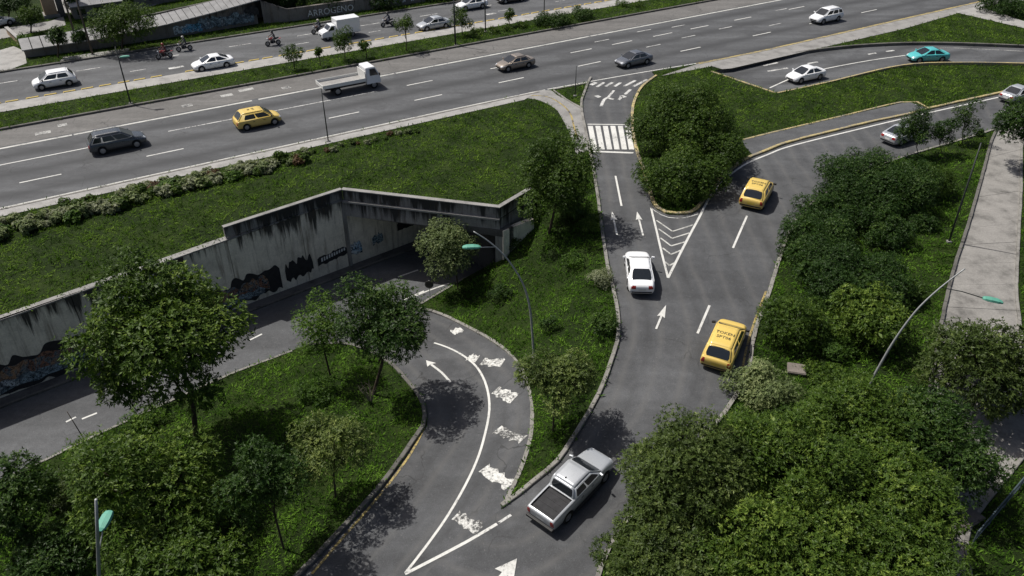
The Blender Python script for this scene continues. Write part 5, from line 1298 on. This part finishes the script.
# --- lower ground, left of the slip road
tree('broad_tree', 'big broad-leaved tree in front of the graffiti wall', 161,332,80,79,(196,436),leaf='leaf_mid',L=.28,nclump=40,cover=1.5,r0=.17,wd=.36)
tree('slender_tree', 'slender bright tree left of the dark dense tree by the loop ramp', 319,324,31,34,(331,378),leaf='leaf_bright',L=.16,nclump=17,cover=.8,r0=.075)
tree('dense_tree', 'dark dense tree overhanging the loop ramp bend', 384,322,47,47,(373,396),leaf='leaf_dark',L=.22,nclump=26,cover=1.35,r0=.11,tint=.55)
tree('round_tree', 'grey-green round tree in front of the tunnel mouth', 450,249,29,35,(458,290),leaf='leaf_pale',L=.18,nclump=20,cover=1.3,r0=.06,tint=.42)
tree('small_tree', 'small light green tree on the loop lawn nearest the ramp kerb', 334,447,41,38,(336,498),leaf='leaf_olive',L=.18,nclump=18,cover=1.15,r0=.06,tint=.6)
tree('small_tree', 'dark small tree on the loop lawn left of the light green one', 268,482,42,44,(284,550),leaf='leaf_dark',L=.18,nclump=20,cover=1.05,r0=.06,tint=.5)
tree('broad_tree', 'wide leafy tree filling the lower left beside the corner street lamp', 150,492,72,74,None,3.4,leaf='leaf_mid',L=.24,nclump=30,cover=1.25,r0=.14,tint=.52)
tree('broad_tree', 'leafy tree cut by the bottom edge right of the corner street lamp', 185,560,62,48,None,2.6,leaf='leaf_mid',L=.23,nclump=24,cover=1.2,r0=.12,tint=.42)
tree('dark_tree', 'dark tree at the left edge below the sunken road', 10,505,44,62,None,3.0,leaf='leaf_dark',L=.22,nclump=24,cover=1.2,r0=.12,tint=.5)
tree('shrub', 'dull grey-green shrub between the dark edge tree and the wide leafy tree', 72,492,38,30,None,.9,leaf='leaf_olive',L=.18,nclump=18,cover=1.2,r0=.05,tint=.30,cat='shrub')
tree('shrub', 'dark shrub at the foot of the corner street lamp', 55,560,50,36,None,1.0,leaf='leaf_dark',L=.20,nclump=20,cover=1.2,r0=.05,tint=.45,cat='shrub')
tree('shrub', 'small shrub under the big broad-leaved tree by the road edge', 146,418,24,16,None,.6,leaf='leaf_bright',L=.15,nclump=12,cover=1.1,r0=.03,cat='shrub')
tree('shrub', 'low rounded shrub below the slender bright tree', 314,392,24,20,None,.6,leaf='leaf_bright',L=.13,nclump=14,cover=1.2,r0=.03,tint=.38,cat='shrub')
# bare shrub
b0 = P(371,404); root = tag(empty('bare_shrub', b0), 'leafless pale shrub under the dark dense tree', 'shrub'); mb = MB(); rg = random.Random(3)
for k in range(9):
    a = rg.uniform(0,6.28); e = Vector((math.cos(a)*rg.uniform(.2,.7), math.sin(a)*rg.uniform(.2,.5), rg.uniform(.9,1.6))); mb.tube([(0,0,-.05), tuple(e*.45+Vector((0,0,.1))), tuple(e)], [.035,.022,.008], 5)
    for j in range(3): q = e*rg.uniform(.5,.9); mb.tube([tuple(q), tuple(q+Vector((rg.uniform(-.35,.35),rg.uniform(-.3,.3),rg.uniform(.1,.4))))], [.012,.004], 4)
mb.build('branches', M['bark_pale'], root)
# --- wedge between loop and slip road
tree('upright_tree', 'tall dark tree beside the wing wall and slip road', 560,177,37,52,(549,234),leaf='leaf_mid',L=.19,nclump=30,cover=1.3,r0=.11,tint=.36)
tree('shrub', 'dark leafy shrub at the kerb under the tall tree by the wing wall', 574,207,21,24,None,.9,leaf='leaf_mid',L=.18,nclump=18,cover=1.25,r0=.05,tint=.36,cat='shrub')
tree('round_tree', 'round light-tipped tree on the wedge of grass above the kerb tip', 559,379,41,35,(553,432),leaf='leaf_olive',L=.19,nclump=22,cover=1.4,r0=.055,tint=.55,tilt=.5)
tree('shrub', 'pale rounded shrub by the kerb left of the white slip road sedan', 601,279,16,18,None,.55,leaf='leaf_flower',L=.11,nclump=14,cover=1.3,r0=.03,tint=.35,cat='shrub')
tree('shrub', 'dark green shrub by the kerb below the pale rounded shrub', 607,324,16,22,None,.6,leaf='leaf_dark',L=.14,nclump=13,cover=1.2,r0=.03,tint=.6,cat='shrub')
tree('shrub', 'green shrub by the slip road kerb beside the two painted arrows', 593,224,13,17,None,.6,leaf='leaf_mid',L=.14,nclump=12,cover=1.2,r0=.03,tint=.55,cat='shrub')
tree('shrub', 'dark low shrub on the slope left of the bent street lamp', 503,292,15,13,None,.4,leaf='leaf_dark',L=.13,nclump=10,cover=1.1,r0=.02,tint=.5,cat='shrub')
tree('shrub', 'thin sapling on the slope right of the bent street lamp', 549,322,10,14,None,.8,leaf='leaf_dark',L=.12,nclump=8,cover=.7,r0=.02,tint=.5,cat='shrub')
tree('shrub', 'small weedy shrub at the foot of the wing wall', 513,241,10,14,None,.5,leaf='leaf_mid',L=.13,nclump=10,cover=1.0,r0=.02,tint=.45,cat='shrub')
tree('shrub', 'spreading shrub on the slope under the tall dark tree', 575,262,16,13,None,.4,leaf='leaf_bright',L=.13,nclump=10,cover=1.0,r0=.02,tint=.35,cat='shrub')
# --- traffic island: one rounded tree with a smaller companion
tree('rounded_tree', 'dense rounded tree covering the traffic island, its taller crown', 686,123,55,52,None,3.0,leaf='leaf_mid',L=.18,nclump=75,cover=1.4,r0=.14,tint=.38,zmin=.6)
tree('rounded_tree', 'dense tree crown at the nose of the traffic island', 683,172,44,44,None,1.8,leaf='leaf_mid',L=.19,nclump=36,cover=1.4,r0=.1,tint=.36,zmin=.6)
tree('rounded_tree', 'right-hand tree crown of the traffic island by the curving kerb', 713,152,36,34,None,1.8,leaf='leaf_mid',L=.19,nclump=26,cover=1.35,r0=.1,tint=.36,zmin=.55)
# --- right of the slip road
for i, (lab, cx, cy, rx, ry, hc, lf, ti, L) in enumerate((
 ('wide dark bush by the kerb where the road merges', 872,182,64,38,1.5,'leaf_dark',.50,.17),
 ('dark bush below the wide merging-road bush, nearest the kerb', 820,240,46,34,1.3,'leaf_dark',.50,.17),
 ('dark green bush in the middle of the right-hand thicket', 850,275,60,36,1.2,'leaf_dark',.45,.17),
 ('leafy bush at the right end of the wide merging-road bush', 928,178,28,30,1.1,'leaf_mid',.40,.16),
 ('large-leaved light green bush in front of the right thicket', 868,316,42,38,1.5,'leaf_mid',.58,.22),
 ('bush by the kerb just above the brown chamber cover', 795,318,34,36,1.2,'leaf_mid',.36,.17),
 ('low bush left of the leaning street lamp', 838,388,40,22,.6,'leaf_mid',.45,.16),
 ('low weedy bush right of the brown chamber cover', 830,345,26,18,.5,'leaf_bright',.35,.14),
 ('low bush on the verge by the straight dark pole', 922,222,16,14,.5,'leaf_dark',.5,.15),
 ('dark bush filling the middle of the verge left of the straight pole', 884,228,28,24,1.0,'leaf_dark',.48,.17),
 ('dark bush under the wide merging-road bush by the kerb', 838,208,36,26,1.2,'leaf_dark',.48,.17),
 ('green bush near the walkway end of the right thicket', 908,290,18,18,.6,'leaf_mid',.35,.16))):
    tree('bush', lab, cx, cy, rx*1.06, ry*1.06, None, hc, leaf=lf, L=L, nclump=int(18+rx*.55), cover=1.4, r0=.06, cat='bush', tint=ti, zmin=.45)
tree('shrub', 'whitish flowering shrub at the kerb below the nearest taxi', 760,388,35,27,None,1.0,leaf='leaf_pale',L=.16,nclump=22,cover=1.4,r0=.05,tint=.52,cat='shrub',tilt=.5)
tree('broad_tree', 'big dark tree shading the walkway at the right edge', 992,362,64,88,None,2.8,leaf='leaf_olive',L=.24,nclump=38,cover=1.3,r0=.15,tint=.38)
tree('canopy_tree', 'dark tree between the big walkway tree and the blue railing', 965,462,40,46,None,2.8,leaf='leaf_dark',L=.21,nclump=24,cover=1.25,r0=.12,tint=.55)
tree('broad_tree', 'dark tree at the right edge where the walkway meets the road', 1020,122,25,28,(1044,168),leaf='leaf_dark',L=.20,nclump=20,cover=1.3,r0=.1,tint=.5)
tree('small_conifer', 'leftmost of three small conifers in front of the half hidden silver sedan', 916,131,16,26,(919,158),leaf='leaf_dark',L=.15,nclump=18,cover=1.2,r0=.04,tint=.5)
tree('small_conifer', 'middle one of three small conifers by the merging road', 940,130,15,19,(942,154),leaf='leaf_dark',L=.15,nclump=14,cover=1.2,r0=.04,tint=.45)
tree('small_conifer', 'forked rightmost one of three small conifers by the merging road', 966,118,13,20,(962,144),leaf='leaf_dark',L=.15,nclump=12,cover=1.0,r0=.04,tint=.6)
tree('shrub', 'tiny clipped shrub on the verge right of the forked conifer', 980,133,8,7,None,.35,leaf='leaf_dark',L=.12,nclump=8,cover=1.1,r0=.02,cat='shrub')
# --- near canopy, lower right
for lab, cx, cy, rx, ry, hc, lf, ti, L in (
 ('near tree canopy overhanging the road beside the silver pickup', 684,480,62,66,4.0,'leaf_olive',.42,.22),
 ('near tree canopy at the bottom edge right of the pickup', 655,560,62,50,3.8,'leaf_olive',.40,.22),
 ('bright near canopy in the middle of the lower right trees', 782,470,70,60,4.0,'leaf_mid',.50,.22),
 ('yellow-green near canopy at the bottom edge of the lower right trees', 775,556,80,52,4.0,'leaf_mid',.55,.22),
 ('near tree canopy behind the bright one and below the leaning lamp', 862,424,52,42,3.2,'leaf_mid',.48,.22),
 ('large near canopy left of the blue railing', 885,500,66,56,3.8,'leaf_mid',.48,.22),
 ('near canopy at the bottom edge below the brown cover', 905,570,70,44,3.6,'leaf_mid',.46,.22),
 ('small dark canopy between the big walkway tree and the near trees', 928,430,38,40,3.0,'leaf_dark',.55,.22)):
    tree('canopy_tree', lab, cx, cy, rx*1.12, ry*1.10, None, hc, leaf=lf, L=L*.86, nclump=80, cover=1.3, r0=.13, tint=ti, zmin=.5)
# --- median, behind the highway
for lab, cx, cy, rx, ry, bs in (
 ('leftmost young median tree left of the flatbed truck cab', 293,51.5,10,9,(294.5,69)),
 ('thin sapling on the median right of the leftmost young tree', 319,51.5,4,4,(320.5,66)),
 ('bushy young median tree in front of the white box truck', 343.5,40,12,14,(345,61)),
 ('little median tree above the flatbed truck cab', 365,45,6.5,6,(366.5,58)),
 ('dense young median tree left of the silver sedan', 405,24.5,11,11,(406.5,51)),
 ('dense young median tree right of the silver sedan beside the dark pole', 461.5,19,11,13,(462.5,36)),
 ('little median tree above the bronze sedan', 509,14,5.5,8,(509.5,27))):
    tree('median_tree', lab, cx, cy, rx, ry, bs, leaf='leaf_mid', L=.17, nclump=14, cover=1.0, r0=.05, upper=True, tint=.42, group='young trees on the median')
tree('hedge', 'long dark hedge clump on the median near the top edge', 552,19,20,9,None,.7,leaf='leaf_dark',L=.17,nclump=24,cover=1.3,upper=True,cat='hedge',tint=.55,zmin=.3)
tree('hedge', 'shorter hedge clump on the median at the right of the long one', 583,14,16,7,None,.6,leaf='leaf_dark',L=.17,nclump=18,cover=1.3,upper=True,cat='hedge',tint=.55,zmin=.3)
for i, (cx, cy) in enumerate(((478,32),(492,31),(506,28),(522,25),(640,4),(622,4))):
    tree('shrub', ('low weedy shrub on the median by the thin pole','low weedy shrub on the median right of the thin pole','low shrub on the median under the little tree above the bronze sedan','low shrub on the median just left of the long hedge','low shrub on the median at the top edge, rightmost','low shrub on the median at the top edge, second from right')[i], cx, cy, 9, 4, None, .3, leaf='leaf_mid', L=.14, nclump=8, cover=1.0, upper=True, cat='shrub', r0=.02)
# --- far side
for lab, cx, cy, rx, ry, bs, lf in (
 ('round dark tree between the utility poles and the ramp roof', 124,22,31,19,(122,50),'leaf_mid'),
 ('flat-topped tree at the top left by the ochre building', 29,16,14,8,(31,33),'leaf_mid'),
 ('small round tree in front of the left utility pole', 57,37,9,10,(58,58),'leaf_dark'),
 ('small tree behind the right utility pole', 80,36,8,6,(82,50),'leaf_dark'),
 ('bright bush at the driveway corner', 26,41,9,6,(28,47),'leaf_bright'),
 ('dark tree at the top left corner', 8,2,24,10,(8,22),'leaf_dark'),
 ('tree at the top edge right of the ochre building corner', 75,3,10,8,(76,16),'leaf_mid'),
 ('dark tree leaning over the lettered wall, leftmost', 285,-4,30,16,(286,12),'leaf_dark'),
 ('dark tree leaning over the lettered wall above the box truck', 335,-6,30,15,(336,8),'leaf_dark'),
 ('dark tree leaning over the lettered wall above the silver sedan', 390,-8,32,14,(391,4),'leaf_dark'),
 ('dark tree at the top edge above the white far sedan', 440,-12,26,12,(441,-2),'leaf_dark'),
 ('leafy bush at the top right corner by the footpath', 1003,6,26,11,(1003,14),'leaf_dark')):
    tree('far_tree', lab, cx, cy, rx, ry, bs, leaf=lf, L=.22, nclump=20, cover=1.2, upper=True, tint=.42, r0=.1)
# --- pale shrubs along the highway edge
sh_me = []
for i in range(9):
    rng = np.random.default_rng(900+i); c, cr, p, n_, t = crown_points(rng, .55, .42, .10, 11, 1.2, low=-.2)
    p[:,2] += .30; ok = p[:,2] > .02; lf = ('leaf_flower','leaf_bright','leaf_pale','leaf_flower','leaf_bright','leaf_pale','leaf_rust','leaf_mid','leaf_flower')[i]
    sh_me.append((leaf_mesh('crown', p[ok], n_[ok], 6, .11, .5, M[lf], np.clip((.38 if i in (0,3,8) else .48)+t[ok],0,1), rng), lf))
st_me = MB().tube([(0,0,-.1),(.02,.01,.2),(0,0,.4)], [.03,.025,.01], 5).build('stem', M['bark']); stm = st_me.data; bpy.data.objects.remove(st_me)
names = {'leaf_flower':'whitish flowering shrub in the row along the highway edge','leaf_mid':'dark green shrub in the row along the highway edge','leaf_pale':'pale green shrub in the row along the highway edge','leaf_bright':'bright green shrub in the row along the highway edge','leaf_rust':'rust-tinged shrub in the row along the highway edge'}
rg = random.Random(11)
for k in range(170):
    s = -9 + 27.5*(k/170)**1.0 + rg.uniform(-.3,.3); t = 64.6 - rg.uniform(0, 1)**1.0*2.6 - (.6 if s < 4 else 0)
    if s > 15 and rg.random() < .35: continue
    p = ST(s, t); me, lf = sh_me[rg.choice((0,1,2,3,8,5,6,7,7,4,0,2,3,5))]; z = float(zA(p[0], p[1])[0]) + .04
    root = tag(empty('roadside_shrub', (p[0],p[1],z), rg.uniform(0,6.28)), names[lf], 'shrub', 'row of shrubs along the highway edge'); f = rg.uniform(.7, 1.3); root.scale = (f, f, f*rg.uniform(.85,1.1))
    for nm, m_ in (('crown', me), ('stem', stm)): o = bpy.data.objects.new(nm, m_); C.objects.link(o); o.parent = root
for k in range(14):
    s = 18.5 + k*.8 + rg.uniform(-.3,.3); p = ST(s, 64.4-rg.uniform(0,1.0)); me, lf = sh_me[(2,7,6,0)[k%4]]
    root = tag(empty('roadside_shrub', (p[0],p[1],.05), rg.uniform(0,6.28)), names[lf], 'shrub', 'row of shrubs along the highway edge'); f = rg.uniform(.45,.8); root.scale = (f,f,f)
    for nm, m_ in (('crown', me), ('stem', stm)): o = bpy.data.objects.new(nm, m_); C.objects.link(o); o.parent = root
print('tree tris', TRI[0])

# ================================================================== GRASS
def in_view(x, y, z, m=30):
    dz = z - CAMH; d = y*math.cos(TH) - dz*math.sin(TH); px = 512 + FPX*x/d; py = 288 + FPX*(-dz*math.cos(TH) - y*math.sin(TH))/d
    return (px > -m) & (px < 1024+m) & (py > -m) & (py < 576+m)
def patch(x, y): return .5 + .18*np.sin(.9*x+1.3*np.sin(.37*y)) * np.cos(.7*y+.8*np.sin(.5*x)) + .14*np.sin(2.3*x+.9*y)*np.sin(1.9*y-1.1*x+1) + .1*np.sin(5.1*x-2*y)*np.cos(4.3*y)
BUILT = [P0([(0,71.5),(10,70.5),(27,64),(25,52),(14,47),(0,51),(-40,58),(-40,80)]), P0([(-60,40),(0,30),(50,22),(64,17),(66,26),(50,30),(20,36),(-60,52)]), P0([(140,10),(200,-6),(330,-40),(150,-40),(40,-10),(60,14)]),
         np.array([ST(0,105.3), ST(34,105.3), ST(34,110), ST(0,110)])]
def grass(name, label, boxr, dens, zfun, off, poly, inv, mat, h, blades, spread, seed, clump, tint0):
    rng = np.random.default_rng(seed); n = int((boxr[1]-boxr[0])*(boxr[3]-boxr[2])*dens)
    x = rng.uniform(boxr[0], boxr[1], n); y = rng.uniform(boxr[2], boxr[3], n)
    pt = np.stack([x, y], 1); ok = in_view(x, y, np.where(np.full(n, inv), 0, -2.5)); pt = pt[ok]
    ok = inpoly(pt, poly)
    pt = pt[ok]
    for hh in ([h_ for k_, h_ in enumerate(HOLES) if k_ not in (4, 5, 13)] + BUILT if inv else HOLES):
        if not len(pt): break
        pt = pt[~inpoly(pt, hh)]
    if clump:                                            # uneven growth
        pt = pt[rng.random(len(pt)) < np.clip(patch(pt[:,0]*1.3, pt[:,1]*1.3)*1.5, .25, 1)]
    z = zfun(pt[:,0], pt[:,1]) + off; n = len(pt)
    pos = np.c_[pt, z - .01]; tn = np.clip(.5 + 1.9*(patch(pt[:,0], pt[:,1])-.5) + .9*(patch(pt[:,0]*3.1+7, pt[:,1]*3.1)-.5) + rng.normal(0,.18,n) + tint0, 0, 1)
    nr = np.c_[rng.normal(0,.25,(n,2)), np.ones(n)]
    hs = h*(.55 + .9*patch(pt[:,0]*.8+3, pt[:,1]*.8))
    me = leaf_mesh(name, pos, nr, blades, h, .20, mat, tn, rng, spread, .12, .5, np.where(rng.random(n) < .12, rng.uniform(1.2,1.6,n), rng.uniform(.55,1.1,n)))
    o = bpy.data.objects.new(name, me); C.objects.link(o); tag(o, label, 'grass', None, 'stuff'); print(name, n, len(me.polygons)*2); return o
grass('grass', 'rough grass and weeds on the slopes beside the ramps', (-38, 48, 14, 64.4), 52, zf, .07, B_poly, False, M['grass'], .22, 3, .80, 5, True, -.02)
grass('weeds', 'broad-leaved weeds scattered over the ramp slopes', (-38, 48, 14, 64.4), 4, zf, .09, B_poly, False, M['grass'], .15, 5, .25, 6, True, 0)
grass('grass', 'mown grass on the embankment lawn and traffic islands', (-62, 78, 36, 122), 30, zA, .06, A_poly, True, M['grass_dry'], .24, 3, .75, 8, True, .0)
grass('weeds', 'broad-leaved weeds scattered over the embankment lawn', (-62, 78, 36, 122), 2.4, zA, .08, A_poly, True, M['grass_dry'], .17, 5, .25, 9, True, .04)
